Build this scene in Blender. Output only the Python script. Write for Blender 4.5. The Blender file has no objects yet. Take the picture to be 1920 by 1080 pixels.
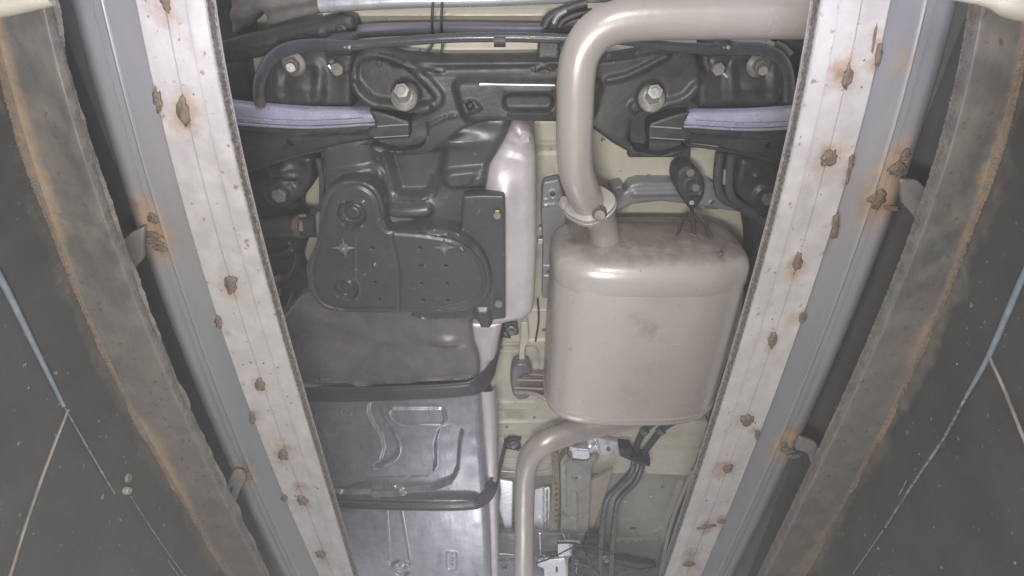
import bpy, bmesh, math, random
import numpy as np
from mathutils import Vector, Matrix
from mathutils.geometry import delaunay_2d_cdt
random.seed(7); np.random.seed(7)
S = bpy.context.scene
C = S.collection
# ------------------------------------------------------------------ camera
CZ = 0.9                      # height of the lens above the pit floor
F = 1048.0                    # focal length in photo pixels
TH = math.radians(32.0)
s_, c_ = math.sin(TH), math.cos(TH)
cam_d = bpy.data.cameras.new('camera'); cam = bpy.data.objects.new('camera', cam_d); C.objects.link(cam)
cam_d.sensor_width = 36; cam_d.lens = 36 * F / 1920; cam_d.clip_start = .01; cam_d.clip_end = 50
d_, u_, r_ = Vector((0, s_, c_)), Vector((0, -c_, s_)), Vector((1, 0, 0))
cam.matrix_world = Matrix(((r_.x, u_.x, -d_.x, 0), (r_.y, u_.y, -d_.y, 0), (r_.z, u_.z, -d_.z, CZ), (0, 0, 0, 1)))
S.camera = cam
S.view_settings.view_transform = 'Standard'; S.view_settings.look = 'None'
S.view_settings.exposure = 0; S.view_settings.gamma = 1
# ------------------------------------------------------------------ world + lamps
W = bpy.data.worlds.new('World'); S.world = W; W.use_nodes = True
bg = W.node_tree.nodes['Background']; bg.inputs[0].default_value = (.93, .93, 1, 1); bg.inputs[1].default_value = .54
def lamp(name, loc, target, size, size_y, power, col):
    l = bpy.data.lights.new(name, 'AREA'); l.shape = 'RECTANGLE'; l.size = size; l.size_y = size_y
    l.energy = power; l.color = col
    o = bpy.data.objects.new(name, l); C.objects.link(o); o.location = (loc[0], loc[1], loc[2] + CZ)
    v = Vector((target[0] - loc[0], target[1] - loc[1], target[2] - loc[2]))
    o.rotation_euler = v.to_track_quat('-Z', 'Y').to_euler(); return o
lamp('pit_lamp', (-.05, .10, -.05), (.0, .75, 1), .16, .05, 8.6, (1, .97, .94))
lamp('pit_lamp', (.12, -.52, .08), (.08, .35, 1), .20, .05, 4.2, (.97, .96, 1))
for sx in (-1, 1):
    l = lamp('pit_side_lamp', (sx * .15, -.05, .2), (sx * .47, .20, .95), .05, .05, .13, (.76, .76, 1)); l.data.spread = math.radians(40)
lamp('far_pit_lamp', (-.12, 1.95, .45), (-.02, 1.25, 1), .30, .12, 1.3, (.95, .97, 1))
# ------------------------------------------------------------------ helpers
def P(px, py, z):
    """photo pixel -> point at height z above the lens, in world metres"""
    u = (px - 960) / F; v = (540 - py) / F
    t = z / (c_ + v * s_)
    return Vector((u * t, (s_ - v * c_) * t, z + CZ))
def PX(px, py, x):
    """photo pixel -> point on the vertical plane X = x"""
    u = (px - 960) / F; v = (540 - py) / F
    t = x / u
    return Vector((x, (s_ - v * c_) * t, (c_ + v * s_) * t + CZ))
def mpp(py, z):
    v = (540 - py) / F; return z / (c_ + v * s_) / F
def thing(name, label, cat, loc, group=None, kind=None):
    o = bpy.data.objects.new(name, None); C.objects.link(o); o.location = loc; o.empty_display_size = .02
    o['label'] = label; o['category'] = cat
    if group: o['group'] = group
    if kind: o['kind'] = kind
    return o
def root_loc(o):
    v = Vector((0, 0, 0))
    while o is not None: v += o.location; o = o.parent
    return v
def link(name, V, Fc, mat, parent=None, attr=None, smooth=True, label=None, flatangle=None):
    V = np.asarray(V, dtype=float)
    off = root_loc(parent)
    V = V - np.array(off)
    org = V.mean(0)
    me = bpy.data.meshes.new(name); me.from_pydata((V - org).tolist(), [], [list(map(int, f)) for f in Fc])
    if attr is not None:
        a = me.attributes.new('stain', 'FLOAT', 'POINT'); a.data.foreach_set('value', np.asarray(attr, dtype=np.float32))
    me.materials.append(mat)
    o = bpy.data.objects.new(name, me); C.objects.link(o)
    o.location = org
    if parent is not None: o.parent = parent
    if smooth:
        me.polygons.foreach_set('use_smooth', [True] * len(me.polygons))
        if flatangle:
            bm = bmesh.new(); bm.from_mesh(me)
            for e in bm.edges:
                if len(e.link_faces) == 2 and e.calc_face_angle(0) > flatangle: e.smooth = False
            bm.to_mesh(me); bm.free()
    if label: o['label'] = label
    me.update()
    return o
def catmull(pts, n=8, closed=False):
    pts = [np.array(p, float) for p in pts]; out = []; N = len(pts)
    rng = range(N) if closed else range(N - 1)
    for i in rng:
        if closed: a, b, c, d = pts[i - 1], pts[i], pts[(i + 1) % N], pts[(i + 2) % N]
        else: a, b, c, d = pts[max(i - 1, 0)], pts[i], pts[i + 1], pts[min(i + 2, N - 1)]
        for k in range(n):
            t = k / n
            out.append(.5 * ((2 * b) + (-a + c) * t + (2 * a - 5 * b + 4 * c - d) * t * t + (-a + 3 * b - 3 * c + d) * t ** 3))
    if not closed: out.append(pts[-1])
    return out
def round_poly(pts, r):
    """round the corners of a pixel polygon"""
    out = []; N = len(pts)
    for i in range(N):
        p = np.array(pts[i], float); a = np.array(pts[i - 1], float); b = np.array(pts[(i + 1) % N], float)
        da, db = a - p, b - p; la, lb = np.linalg.norm(da), np.linalg.norm(db)
        k = min(r, la * .45, lb * .45)
        p0, p1 = p + da / la * k, p + db / lb * k
        for t in (0, .25, .5, .75, 1): out.append((1 - t) ** 2 * p0 + 2 * t * (1 - t) * p + t * t * p1)
    return out
def seg_dist(Q, A, B):
    d = B - A; L = (d * d).sum()
    t = np.clip(((Q - A) @ d) / max(L, 1e-12), 0, 1)
    return np.linalg.norm(Q - (A + t[:, None] * d), axis=1)
def line_dist(Q, pts, closed=False):
    D = np.full(len(Q), 1e9); n = len(pts)
    for i in range(n if closed else n - 1):
        D = np.minimum(D, seg_dist(Q, pts[i], pts[(i + 1) % n]))
    return D
def inside(Q, poly):
    x, y = Q[:, 0], Q[:, 1]; r = np.zeros(len(Q), bool); n = len(poly)
    for i in range(n):
        x0, y0 = poly[i]; x1, y1 = poly[(i + 1) % n]
        if y0 == y1: continue
        r ^= ((y0 > y) != (y1 > y)) & (x < (x1 - x0) * (y - y0) / (y1 - y0) + x0)
    return r
def sst(x): x = np.clip(x, 0, 1); return x * x * (3 - 2 * x)
def vnoise(Q, sc, seed=0):
    """cheap smooth value noise"""
    q = Q * sc + seed * 17.3; i = np.floor(q).astype(int); f = q - i; f = f * f * (3 - 2 * f)
    def h(a, b): 
        n = np.sin(a * 127.1 + b * 311.7 + seed * 7.7) * 43758.5453; return n - np.floor(n)
    return ((h(i[:, 0], i[:, 1]) * (1 - f[:, 0]) + h(i[:, 0] + 1, i[:, 1]) * f[:, 0]) * (1 - f[:, 1]) +
            (h(i[:, 0], i[:, 1] + 1) * (1 - f[:, 0]) + h(i[:, 0] + 1, i[:, 1] + 1) * f[:, 0]) * f[:, 1]) - .5
def W2(pts, z): return [np.array(P(p[0], p[1], z)[:2]) for p in pts]
def height(Q, feats, z):
    H = np.zeros(len(Q))
    for f in feats:
        k = f[0]
        if k == 'line':      # ('line', pts, r, h, soft[, smooth])  h>0 towards the viewer (down)
            pts = catmull(f[1], 6) if len(f) > 5 else f[1]
            d = line_dist(Q, W2(pts, z)); H += f[3] * sst((f[2] + f[4] - d) / f[4])
        elif k == 'round':   # round-sectioned ridge
            pts = catmull(f[1], 6) if len(f) > 4 else f[1]
            d = line_dist(Q, W2(pts, z)) / f[2]; H += f[3] * np.sqrt(np.clip(1 - d * d, 0, 1))
        elif k == 'poly':
            pts = W2(round_poly(f[1], f[4] if len(f) > 4 else 12), z)
            d = line_dist(Q, pts, True); d = np.where(inside(Q, pts), d, -d)
            H += f[2] * sst((d + f[3] / 2) / f[3])
        elif k == 'rim':     # ridge along a closed outline
            pts = W2(round_poly(f[1], f[5] if len(f) > 5 else 12), z)
            d = line_dist(Q, pts, True); H += f[3] * sst((f[2] + f[4] - d) / f[4])
        elif k == 'circ':    # (c, r, h, soft)
            cc = W2([f[1]], z)[0]; d = np.linalg.norm(Q - cc, axis=1); H += f[3] * sst((f[2] + f[4] - d) / f[4])
        elif k == 'gauss':
            cc = W2([f[1]], z)[0]; d = (Q - cc) / np.array(f[2]); H += f[3] * np.exp(-(d * d).sum(1))
        elif k == 'noise': H += f[2] * vnoise(Q, f[1], 3)
    return H
def sheet(name, outline, z, mat, parent=None, thick=.01, feats=(), res=.005, edge=.004, smooth=0, rnd=6, holes=(), tilt=(0, 0), label=None, stain=None, inner=True):
    """a pressed sheet: pixel outline at height z (above the lens), relief from feats, edges rolled up by thick"""
    ol = catmull(outline, smooth, True) if smooth else (round_poly(outline, rnd) if rnd else outline)
    W_ = W2(ol, z)
    def resample(poly):
        out = []
        for i in range(len(poly)):
            a, b = poly[i], poly[(i + 1) % len(poly)]; L = np.linalg.norm(b - a)
            if L < 1e-6: continue
            n = max(1, int(round(L / res)))
            for k in range(n): out.append(a + (b - a) * k / n)
        return out
    B = resample(W_)
    # drop near-duplicates
    BB = [B[0]]
    for p in B[1:]:
        if np.linalg.norm(p - BB[-1]) > res * .3: BB.append(p)
    if np.linalg.norm(BB[0] - BB[-1]) < res * .3: BB.pop()
    B = BB
    loops = [B]
    HW = []
    for h in holes:
        if h[0] == 'c':
            cc = np.array(P(h[1], h[2], z)[:2]); n = 16
            hw = [cc + h[3] * np.array((math.cos(a), math.sin(a))) for a in np.linspace(0, 2 * math.pi, n, endpoint=False)]
        else: hw = resample(W2(round_poly(h[1], h[2]), z))
        HW.append(hw); loops.append(hw)
    HE = .0011
    Ba = np.array(B); lo, hi = Ba.min(0), Ba.max(0)
    gx = np.arange(lo[0], hi[0], res); gy = np.arange(lo[1], hi[1], res)
    G = np.array([(x + (res / 2 if j % 2 else 0), y) for j, y in enumerate(gy) for x in gx])
    G = G[inside(G, B)]
    if len(G):
        dd = line_dist(G, B, True) - edge
        for hw in HW: dd = np.minimum(dd, np.where(inside(G, hw), -1, line_dist(G, hw, True) - HE))
        G = G[dd > res * .45]
    rings = []
    for li, l in enumerate(loops):
        La = np.array(l); tn = np.roll(La, -1, 0) - np.roll(La, 1, 0); tn /= np.maximum(np.linalg.norm(tn, axis=1), 1e-9)[:, None]
        nr = np.stack([-tn[:, 1], tn[:, 0]], 1); ar = (La[:, 0] * np.roll(La[:, 1], -1) - np.roll(La[:, 0], -1) * La[:, 1]).sum()
        if (ar < 0) != (li > 0): nr = -nr
        e = edge if li == 0 else HE
        for fr in ((.12, .4, 1.0) if e > .003 else (.3, 1.0)):
            q = La + nr * e * fr; q = q[inside(q, B)]
            if not len(q): continue
            ok = line_dist(q, B, True) > (e * fr * .93 if li == 0 else edge * .5)
            for hi, hw in enumerate(HW): ok &= ~inside(q, hw) & (line_dist(q, hw, True) > (e * fr * .93 if li == hi + 1 else HE * .5))
            rings.append(q[ok])
    if rings: G = np.concatenate([G.reshape(-1, 2)] + rings)
    allp = [tuple(p) for l in loops for p in l] + [tuple(p) for p in G]
    edges = []; k = 0
    for l in loops:
        n = len(l); edges += [(k + i, k + (i + 1) % n) for i in range(n)]; k += n
    vo, eo, fo, _, _, _ = delaunay_2d_cdt([Vector(p) for p in allp], edges, [], 0, 1e-6)
    V2 = np.array([(v.x, v.y) for v in vo]); Fa = np.array([list(f) for f in fo if len(f) == 3])
    cen = V2[Fa].mean(1); keep = inside(cen, B)
    for hw in HW: keep &= ~inside(cen, hw)
    Fa = Fa[keep]
    D = line_dist(V2, B, True)
    DH = np.full(len(V2), 1e9)
    for hw in HW: DH = np.minimum(DH, line_dist(V2, hw, True))
    Z = np.full(len(V2), z + CZ)
    Z -= height(V2, feats, z)
    if edge > 0:
        q = np.clip(edge - D, 0, edge); Z += edge - np.sqrt(np.maximum(edge * edge - q * q, 0))
    if HW: q = np.clip(HE - DH, 0, HE); Z += HE - np.sqrt(np.maximum(HE * HE - q * q, 0))
    c0 = Ba.mean(0); Z += (V2[:, 0] - c0[0]) * tilt[0] + (V2[:, 1] - c0[1]) * tilt[1]
    V = [(*V2[i], Z[i]) for i in range(len(V2))]
    # orient faces downward
    Fl = []
    for f in Fa:
        a, b, c = V2[f]
        if (b[0] - a[0]) * (c[1] - a[1]) - (b[1] - a[1]) * (c[0] - a[0]) > 0: f = f[::-1]
        Fl.append(list(f))
    cnt = {}
    for f in Fl:
        for i in range(3):
            e = (f[i], f[(i + 1) % 3]); cnt[e] = 1
    bd = [e for e in cnt if (e[1], e[0]) not in cnt]
    up = {}
    nv = len(V)
    for e in bd:
        for i in e:
            if i not in up:
                up[i] = len(V); V.append((V[i][0], V[i][1], V[i][2] + thick))
    for a, b in bd: Fl.append([b, a, up[a], up[b]])
    st = None
    if stain is not None:
        VV = np.array(V)[:, :2]; st = stain_field(VV, stain, z)
    return link(name, V, Fl, mat, parent, attr=st, label=label, flatangle=math.radians(55))
def stain_field(Q, spots, z):
    st = np.zeros(len(Q))
    for sp in spots:
        cc = np.array(P(sp[0], sp[1], z)[:2]); a = sp[2] * mpp(sp[1], z)
        st = np.maximum(st, (sp[3] if len(sp) > 3 else 1) * np.exp(-((Q - cc) ** 2).sum(1) / (a * a)))
    return st
def frames(path):
    path = [Vector(p) for p in path]; T = []
    for i in range(len(path)):
        a = path[max(i - 1, 0)]; b = path[min(i + 1, len(path) - 1)]; T.append((b - a).normalized())
    n = T[0].orthogonal().normalized(); N = []
    for t in T:
        n = (n - t * n.dot(t)); n.normalize(); N.append(n.copy())
    return path, T, N
def tube(name, pts, r, mat, parent=None, n=8, seg=20, flat=1.0, label=None, sm=True, caps=True, ripple=None):
    """pts: world points; r radius or list"""
    rr = list(r) if isinstance(r, (list, tuple)) else [r] * len(pts)
    q = [np.array((*p, rr[i])) for i, p in enumerate(pts)]
    if sm: q = catmull(q, n)
    path, T, N = frames([p[:3] for p in q]); V = []; Fc = []
    for i, (p, t, nn) in enumerate(zip(path, T, N)):
        b = t.cross(nn); rad = q[i][3]
        if ripple: rad *= 1 + ripple[0] * math.sin(i * ripple[1])
        for k in range(seg):
            a = 2 * math.pi * k / seg; o = nn * math.cos(a) * rad + b * math.sin(a) * rad
            if flat != 1: o.z *= flat
            V.append(p + o)
    for i in range(len(path) - 1):
        for k in range(seg):
            k2 = (k + 1) % seg; Fc.append((i * seg + k, i * seg + k2, (i + 1) * seg + k2, (i + 1) * seg + k))
    if caps:
        Fc.append(tuple(range(seg))[::-1]); Fc.append(tuple((len(path) - 1) * seg + k for k in range(seg)))
    return link(name, [tuple(v) for v in V], Fc, mat, parent, label=label, flatangle=math.radians(60))
def tubep(name, pix, r, mat, parent=None, **k):
    return tube(name, [P(*p) for p in pix], r, mat, parent, **k)
def box(name, c, size, mat, parent=None, rot=(0, 0, 0), bev=.0015, label=None):
    bm = bmesh.new(); bmesh.ops.create_cube(bm, size=1)
    bmesh.ops.scale(bm, vec=size, verts=bm.verts)
    bmesh.ops.bevel(bm, geom=bm.edges[:], offset=bev, segments=2, affect='EDGES', profile=.5)
    from mathutils import Euler
    bm.transform(Matrix.Translation(c) @ Euler(rot).to_matrix().to_4x4())
    V = [tuple(v.co) for v in bm.verts]; Fc = [[v.index for v in f.verts] for f in bm.faces]; bm.free()
    return link(name, V, Fc, mat, parent, label=label, flatangle=math.radians(40))
def lathe(name, c, prof, mat, parent=None, seg=20, axis=(0, 0, -1), label=None, hexr=None):
    """prof: list of (radius, distance along axis)"""
    ax = Vector(axis).normalized(); n = ax.orthogonal().normalized(); b = ax.cross(n); V = []; Fc = []
    c = Vector(c)
    for r, h in prof:
        for k in range(seg):
            a = 2 * math.pi * k / seg
            V.append(tuple(c + ax * h + (n * math.cos(a) + b * math.sin(a)) * r))
    for i in range(len(prof) - 1):
        for k in range(seg):
            k2 = (k + 1) % seg; Fc.append((i * seg + k, i * seg + k2, (i + 1) * seg + k2, (i + 1) * seg + k))
    Fc.append(tuple(range(seg))[::-1]); Fc.append(tuple((len(prof) - 1) * seg + k for k in range(seg)))
    return link(name, V, Fc, mat, parent, label=label, flatangle=math.radians(35))
def bolt(px, py, z, r, mat, parent, h=None, washer=True, name='bolt', axis=(0, 0, -1), label=None, stud=False):
    """flanged hex bolt; r in photo pixels of the washer"""
    R = r * mpp(py, z); h = h or R * .9; c = P(px, py, z)
    prof_w = [(R, 0), (R, h * .12), (R * .92, h * .2), (R * .66, h * .34)]
    w = lathe(name, c, prof_w if washer else [(R * .75, 0), (R * .72, h * .3)], mat, parent, axis=axis, seg=24, label=label)
    ax = Vector(axis).normalized()
    a = .62 * R if washer else R * .9
    lathe('hex_head', c + ax * h * .3, [(a, 0), (a, h * .55), (a * .9, h * .68), (a * .55, h * .7), (a * .5, h * .63)], mat, w, seg=6, axis=axis)
    if stud: lathe('stud', c + ax * h * .9, [(a * .5, 0), (a * .5, h * .9), (a * .38, h * 1.0)], mat, w, seg=12, axis=axis)
    return w
# ------------------------------------------------------------------ materials
def mat(name, c1, c2=None, rough=.5, metal=0, scale=12, bump=.1, bscale=60, speck=0, speckc=(.02, .02, .02), stainc=None,
        stretch=(1, 1, 1), rvar=.1, coat=0, stain_scale=60, c3=None):
    m = bpy.data.materials.new(name); m.use_nodes = True; t = m.node_tree; N = t.nodes; L = t.links
    bs = N['Principled BSDF']
    co = N.new('ShaderNodeTexCoord'); mp = N.new('ShaderNodeMapping'); mp.inputs['Scale'].default_value = stretch
    L.new(co.outputs['Object'], mp.inputs[0])
    def noise(sc, det=5, ro=.6, src=mp):
        n = N.new('ShaderNodeTexNoise'); n.inputs['Scale'].default_value = sc; n.inputs['Detail'].default_value = det; n.inputs['Roughness'].default_value = ro
        L.new(src.outputs[0] if src is mp else co.outputs['Object'], n.inputs['Vector']); return n
    def mix(fac, a, b):
        x = N.new('ShaderNodeMix'); x.data_type = 'RGBA'
        if hasattr(fac, 'is_linked'): L.new(fac, x.inputs[0])
        else: x.inputs[0].default_value = fac
        for i, v in ((6, a), (7, b)):
            if hasattr(v, 'is_linked'): L.new(v, x.inputs[i])
            else: x.inputs[i].default_value = (*v, 1)
        return x.outputs[2]
    def ramp(src, a, b):
        r = N.new('ShaderNodeMapRange'); r.inputs[1].default_value = a; r.inputs[2].default_value = b; L.new(src, r.inputs[0]); return r.outputs[0]
    c2 = c2 or tuple(v * .8 for v in c1)
    col = mix(ramp(noise(scale).outputs[0], .35, .65), c1, c2)
    if c3: col = mix(ramp(noise(scale * 3.1, 4, .55, co).outputs[0], .42, .78), col, c3)
    if speck:
        sp = noise(90, 3, .6, co); col = mix(ramp(sp.outputs[0], 1 - speck - .04, 1 - speck + .04), col, speckc)
    rsrc = None
    if stainc:
        at = N.new('ShaderNodeAttribute'); at.attribute_name = 'stain'
        sn = noise(stain_scale, 6, .75, co)
        ad = N.new('ShaderNodeMath'); ad.operation = 'MULTIPLY_ADD'; L.new(sn.outputs[0], ad.inputs[0]); ad.inputs[1].default_value = 1.5; ad.inputs[2].default_value = -.75
        a2 = N.new('ShaderNodeMath'); a2.operation = 'ADD'; L.new(at.outputs['Fac'], a2.inputs[0]); L.new(ad.outputs[0], a2.inputs[1])
        m3 = N.new('ShaderNodeMath'); m3.operation = 'MULTIPLY'; L.new(ramp(a2.outputs[0], .1, .9), m3.inputs[0]); L.new(ramp(at.outputs['Fac'], .03, .35), m3.inputs[1])
        sc = mix(ramp(noise(stain_scale * .7, 4, .6, co).outputs[0], .4, .62), stainc[0], stainc[1])
        col = mix(m3.outputs[0], col, sc); rsrc = m3.outputs[0]
    L.new(col, bs.inputs['Base Color'])
    rr = ramp(noise(scale * 2.3, 4).outputs[0], .3, .7)
    rm = N.new('ShaderNodeMapRange'); L.new(rr, rm.inputs[0]); rm.inputs[3].default_value = max(.03, rough - rvar); rm.inputs[4].default_value = min(1, rough + rvar)
    L.new(rm.outputs[0], bs.inputs['Roughness'])
    if rsrc is not None and metal:
        mm = N.new('ShaderNodeMath'); mm.operation = 'MULTIPLY_ADD'; L.new(rsrc, mm.inputs[0]); mm.inputs[1].default_value = -metal; mm.inputs[2].default_value = metal
        L.new(mm.outputs[0], bs.inputs['Metallic'])
    else: bs.inputs['Metallic'].default_value = metal
    if coat: bs.inputs['Coat Weight'].default_value = coat; bs.inputs['Coat Roughness'].default_value = .15
    b = N.new('ShaderNodeBump'); b.inputs['Strength'].default_value = bump; b.inputs['Distance'].default_value = .002
    L.new(noise(bscale, 6, .65).outputs[0], b.inputs['Height']); L.new(b.outputs[0], bs.inputs['Normal'])
    return m
RUST = ((.29, .195, .125), (.19, .135, .095))
M = {}
M['cream'] = mat('cream_paint', (.64, .61, .49), (.55, .52, .41), .38, 0, 11, .2, 50, .30, (.33, .29, .22), c3=(.63, .60, .49))
M['black'] = mat('black_chassis_paint', (.026, .026, .026), (.036, .035, .034), .44, 0, 20, .25, 180, c3=(.05, .046, .042))
M['blackdull'] = mat('dull_black_rubber', (.035, .035, .035), (.045, .044, .042), .55, 0, 20, .3, 200)
M['void'] = mat('unlit_dark_steel', (.15, .15, .145), (.12, .12, .115), .9, 0, 10, .2, 80)
M['plastic'] = mat('black_plastic', (.050, .050, .053), (.060, .059, .062), .34, 0, 14, .10, 300, .30, (.16, .15, .14))
M['tank'] = mat('grey_tank_steel', (.33, .33, .365), (.25, .25, .28), .33, .55, 14, .2, 160, c3=(.37, .365, .38), stretch=(1, .18, 1))
M['tankdark'] = mat('dark_tank_coating', (.10, .098, .10), (.135, .129, .122), .32, .1, 9, .12, 200, c3=(.17, .155, .145))
M['alu'] = mat('dull_aluminium', (.52, .49, .49), (.46, .43, .43), .42, .25, 12, .25, 90, c3=(.56, .52, .52))
M['alubright'] = mat('bright_aluminium', (.8, .8, .82), (.7, .7, .72), .3, .6, 12, .2, 60)
M['exhaust'] = mat('tanned_exhaust_steel', (.53, .475, .43), (.475, .425, .385), .29, .2, 5, .16, 90, .28, (.26, .21, .17), c3=(.485, .445, .41), rvar=.05, stainc=((.17, .14, .12), (.22, .185, .155)), stain_scale=30)
M['pipe'] = mat('exhaust_pipe_steel', (.46, .41, .37), (.40, .36, .325), .34, .25, 8, .12, 160, c3=(.43, .395, .36), stretch=(1, .3, 1))
M['galv'] = mat('galvanised_steel', (.40, .38, .36), (.33, .315, .30), .44, .2, 10, .15, 120, .32, (.2, .16, .13), stainc=RUST, stretch=(1, .25, 1), c3=(.46, .44, .425))
M['channel'] = mat('blue_grey_steel', (.17, .175, .19), (.225, .215, .21), .40, .2, 8, .12, 100, stainc=RUST, stretch=(1, .25, 1))
M['plate'] = mat('soiled_steel_plate', (.118, .107, .094), (.062, .060, .057), .52, .05, 9, .6, 45, .36, (.06, .055, .05), stainc=((.23, .155, .09), (.21, .175, .13)), stain_scale=90, stretch=(1, .3, 1), c3=(.14, .125, .105))
M['wall'] = mat('dark_pit_lining', (.030, .030, .031), (.044, .043, .042), .6, 0, 5, .35, 40, .29, (.2, .19, .17), stainc=((.11, .095, .075), (.08, .072, .06)), stain_scale=90, c3=(.050, .048, .045))
M['concrete'] = mat('rough_plate_edge', (.13, .12, .105), (.08, .075, .07), .9, 0, 60, 1, 160)
M['weld'] = mat('burnt_weld', (.20, .165, .13), (.11, .09, .075), .55, .4, 120, 1, 400, c3=(.2, .12, .07))
M['boltm'] = mat('zinc_bolt', (.30, .29, .26), (.22, .21, .19), .42, .4, 40, .3, 300)
M['boltbright'] = mat('plated_bolt', (.42, .41, .37), (.30, .29, .26), .36, .4, 40, .3, 300)
M['arm'] = mat('arm_violet_sheen', (.42, .41, .52), (.48, .47, .58), .27, .35, 14, .12, 250)  # violet light on the dark arm, put into the base colour
M['bracket'] = mat('grey_primer_steel', (.30, .30, .31), (.25, .25, .27), .42, .3, 16, .15, 150)
M['brown'] = mat('scorched_bracket_steel', (.20, .16, .14), (.14, .11, .09), .45, .4, 30, .3, 200)
M['teal'] = mat('blue_painted_strip', (.085, .115, .145), (.14, .155, .165), .5, 0, 60, .4, 200)
M['thread'] = mat('dirty_rail_edge', (.22, .20, .18), (.06, .055, .05), .7, 0, 260, 1, 300)
# ================================================================== steel rails, channels, plates and pit walls
def edge_fn(tab):
    ys = [p[1] for p in tab]; xs = [p[0] for p in tab]
    co = np.polyfit(ys, xs, 3 if len(ys) > 5 else 2)
    r = np.poly1d(co); dr = np.polyder(r)
    y0, y1 = -40, 1120
    def f(y):
        if y < y0: return r(y0) + dr(y0) * (y - y0)
        if y > y1: return r(y1) + dr(y1) * (y - y1)
        return r(y)
    return f
def ribbon(name, fo, fi, z, cols, m, parent, rows=260, y0=-260, y1=1260, zprof=None, stain=None, jag=0, label=None, jagcol=None):
    """cols: list of (s, dz, dx) across from outer edge (s=0) to inner edge (s=1) in world metres"""
    V = []
    ys = np.linspace(y0, y1, rows)
    for j, py in enumerate(ys):
        a = P(fo(py), py, z); b = P(fi(py), py, z)
        for i, (s, dz, dx) in enumerate(cols):
            p = a.lerp(b, s); jx = 0
            if jag and jagcol is not None and i in jagcol:
                jx = jag * (random.random() - .5) if jag < .002 else jag * float(vnoise(np.array([[p.y, i * .3]]), 28, 5)[0] * 1.3 + .6 * vnoise(np.array([[p.y, i * .2]]), 110, 6)[0] + .25 * (random.random() - .5))
            V.append((p.x + dx + jx, p.y, p.z + dz))
    n = len(cols); Fc = [(j * n + i, (j + 1) * n + i, (j + 1) * n + i + 1, j * n + i + 1) for j in range(rows - 1) for i in range(n - 1)]
    Va = np.array(V)
    st = stain(Va) if stain else None
    return link(name, V, Fc, m, parent, attr=st, label=label, flatangle=math.radians(40))
def spots(lst, z):
    def f(V):
        st = np.zeros(len(V))
        for sp in lst:
            cc = np.array(P(sp[0], sp[1], z)[:2]); r = sp[2] * mpp(sp[1], z)
            d = V[:, :2] - cc
            st = np.maximum(st, (sp[3] if len(sp) > 3 else 1) * np.exp(-(d[:, 0] ** 2 + (d[:, 1] * .75) ** 2) / (r * r)))
        return st
    return f
def weld(px, py, z, w, h, ang, parent, m=None):
    """lumpy weld bead, pixel sized"""
    k = mpp(py, z); bm = bmesh.new(); bmesh.ops.create_icosphere(bm, subdivisions=3, radius=1)
    c = P(px, py, z); a = math.radians(ang); V = []
    for v in bm.verts:
        n = vnoise(np.array([[v.co.x * 2 + px, v.co.y * 2 + v.co.z + py]]), 1.7, 1)[0]
        n2 = math.sin(v.co.y * 9 + px) * .10
        q = v.co * (1 + .55 * n + n2 + .10 * math.sin(v.co.x * 7 + v.co.y * 5 + py))
        x, y = q.x * w * k, q.y * h * k * 1.2
        V.append((c.x + x * math.cos(a) - y * math.sin(a), c.y + x * math.sin(a) + y * math.cos(a), c.z + q.z * min(w, h) * k * .38))
    Fc = [[v.index for v in f.verts] for f in bm.faces]; bm.free()
    return link('weld_bead', V, Fc, m or M['weld'], parent)
L_out = edge_fn([(252, 0), (265, 60), (297, 208), (312, 266), (335, 367), (369, 480), (390, 540), (440, 690), (500, 860), (580, 1040), (598, 1080)])
L_in = edge_fn([(385, 0), (396, 60), (414, 150), (436, 245), (457, 350), (480, 460), (500, 540), (524, 625), (563, 725), (595, 850), (633, 965), (661, 1080)])
R_in = edge_fn([(1536, 0), (1506, 180), (1479, 310), (1449, 430), (1414, 540), (1380, 655), (1335, 820), (1291, 955), (1243, 1080)])
R_out = edge_fn([(1672, 0), (1640, 145), (1617, 240), (1597, 300), (1570, 400), (1555, 450), (1527, 540), (1495, 625), (1450, 755), (1417, 830), (1360, 980), (1315, 1080)])
ZR = .60
def rail_cols(sgn):
    c = [(0, .035, 0), (0, .010, 0), (0, .0015, 0), (.02, 0, 0)]
    g = {.41: .0035, .40: 0, .42: 0, .72: -.001, .735: -.0012, .86: -.0025, .875: -.0026}
    for s in sorted(list(np.linspace(.05, .97, 22)) + list(g)):
        dz = 0
        if abs(s - .41) < .004: dz = .0022
        if s > .70: dz -= .004 * sst(np.array((s - .70) / .04))
        if s > .86: dz -= .0 
        c.append((s, float(dz), 0))
    c += [(.985, -.004, 0), (1, -.0025, 0), (1, -.001, 0)]
    return c
LW = [(343, 208, 11, 22, -12), (433, 532, 11, 18, -15), (487, 722, 9, 13, -15), (530, 853, 9, 11, -15), (567, 938, 10, 11, 0), (602, 1040, 9, 9, 0), (309, 3, 9, 14, 0),
      (295, 188, 8, 18, -10), (410, 604, 6, 13, -15), (473, 784, 6, 13, -15), (533, 934, 6, 9, -15)]
RW = [(1588, 145, 9, 17, 8), (1555, 297, 14, 13, 10), (1496, 490, 9, 16, 12), (1449, 638, 8, 14, 8), (1401, 788, 12, 13, 10), (1365, 878, 9, 9, 0), (1292, 1058, 11, 6, 0),
      (1648, 102, 6, 17, 12), (1640, 70, 3, 20, 10), (1596, 305, 5, 14, 12), (1590, 330, 3, 14, 14), (1566, 425, 6, 24, 14), (1504, 597, 6, 11, 14), (1420, 815, 5, 12, 14), (1352, 978, 8, 5, 0), (1325, 988, 16, 4, 20)]
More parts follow.
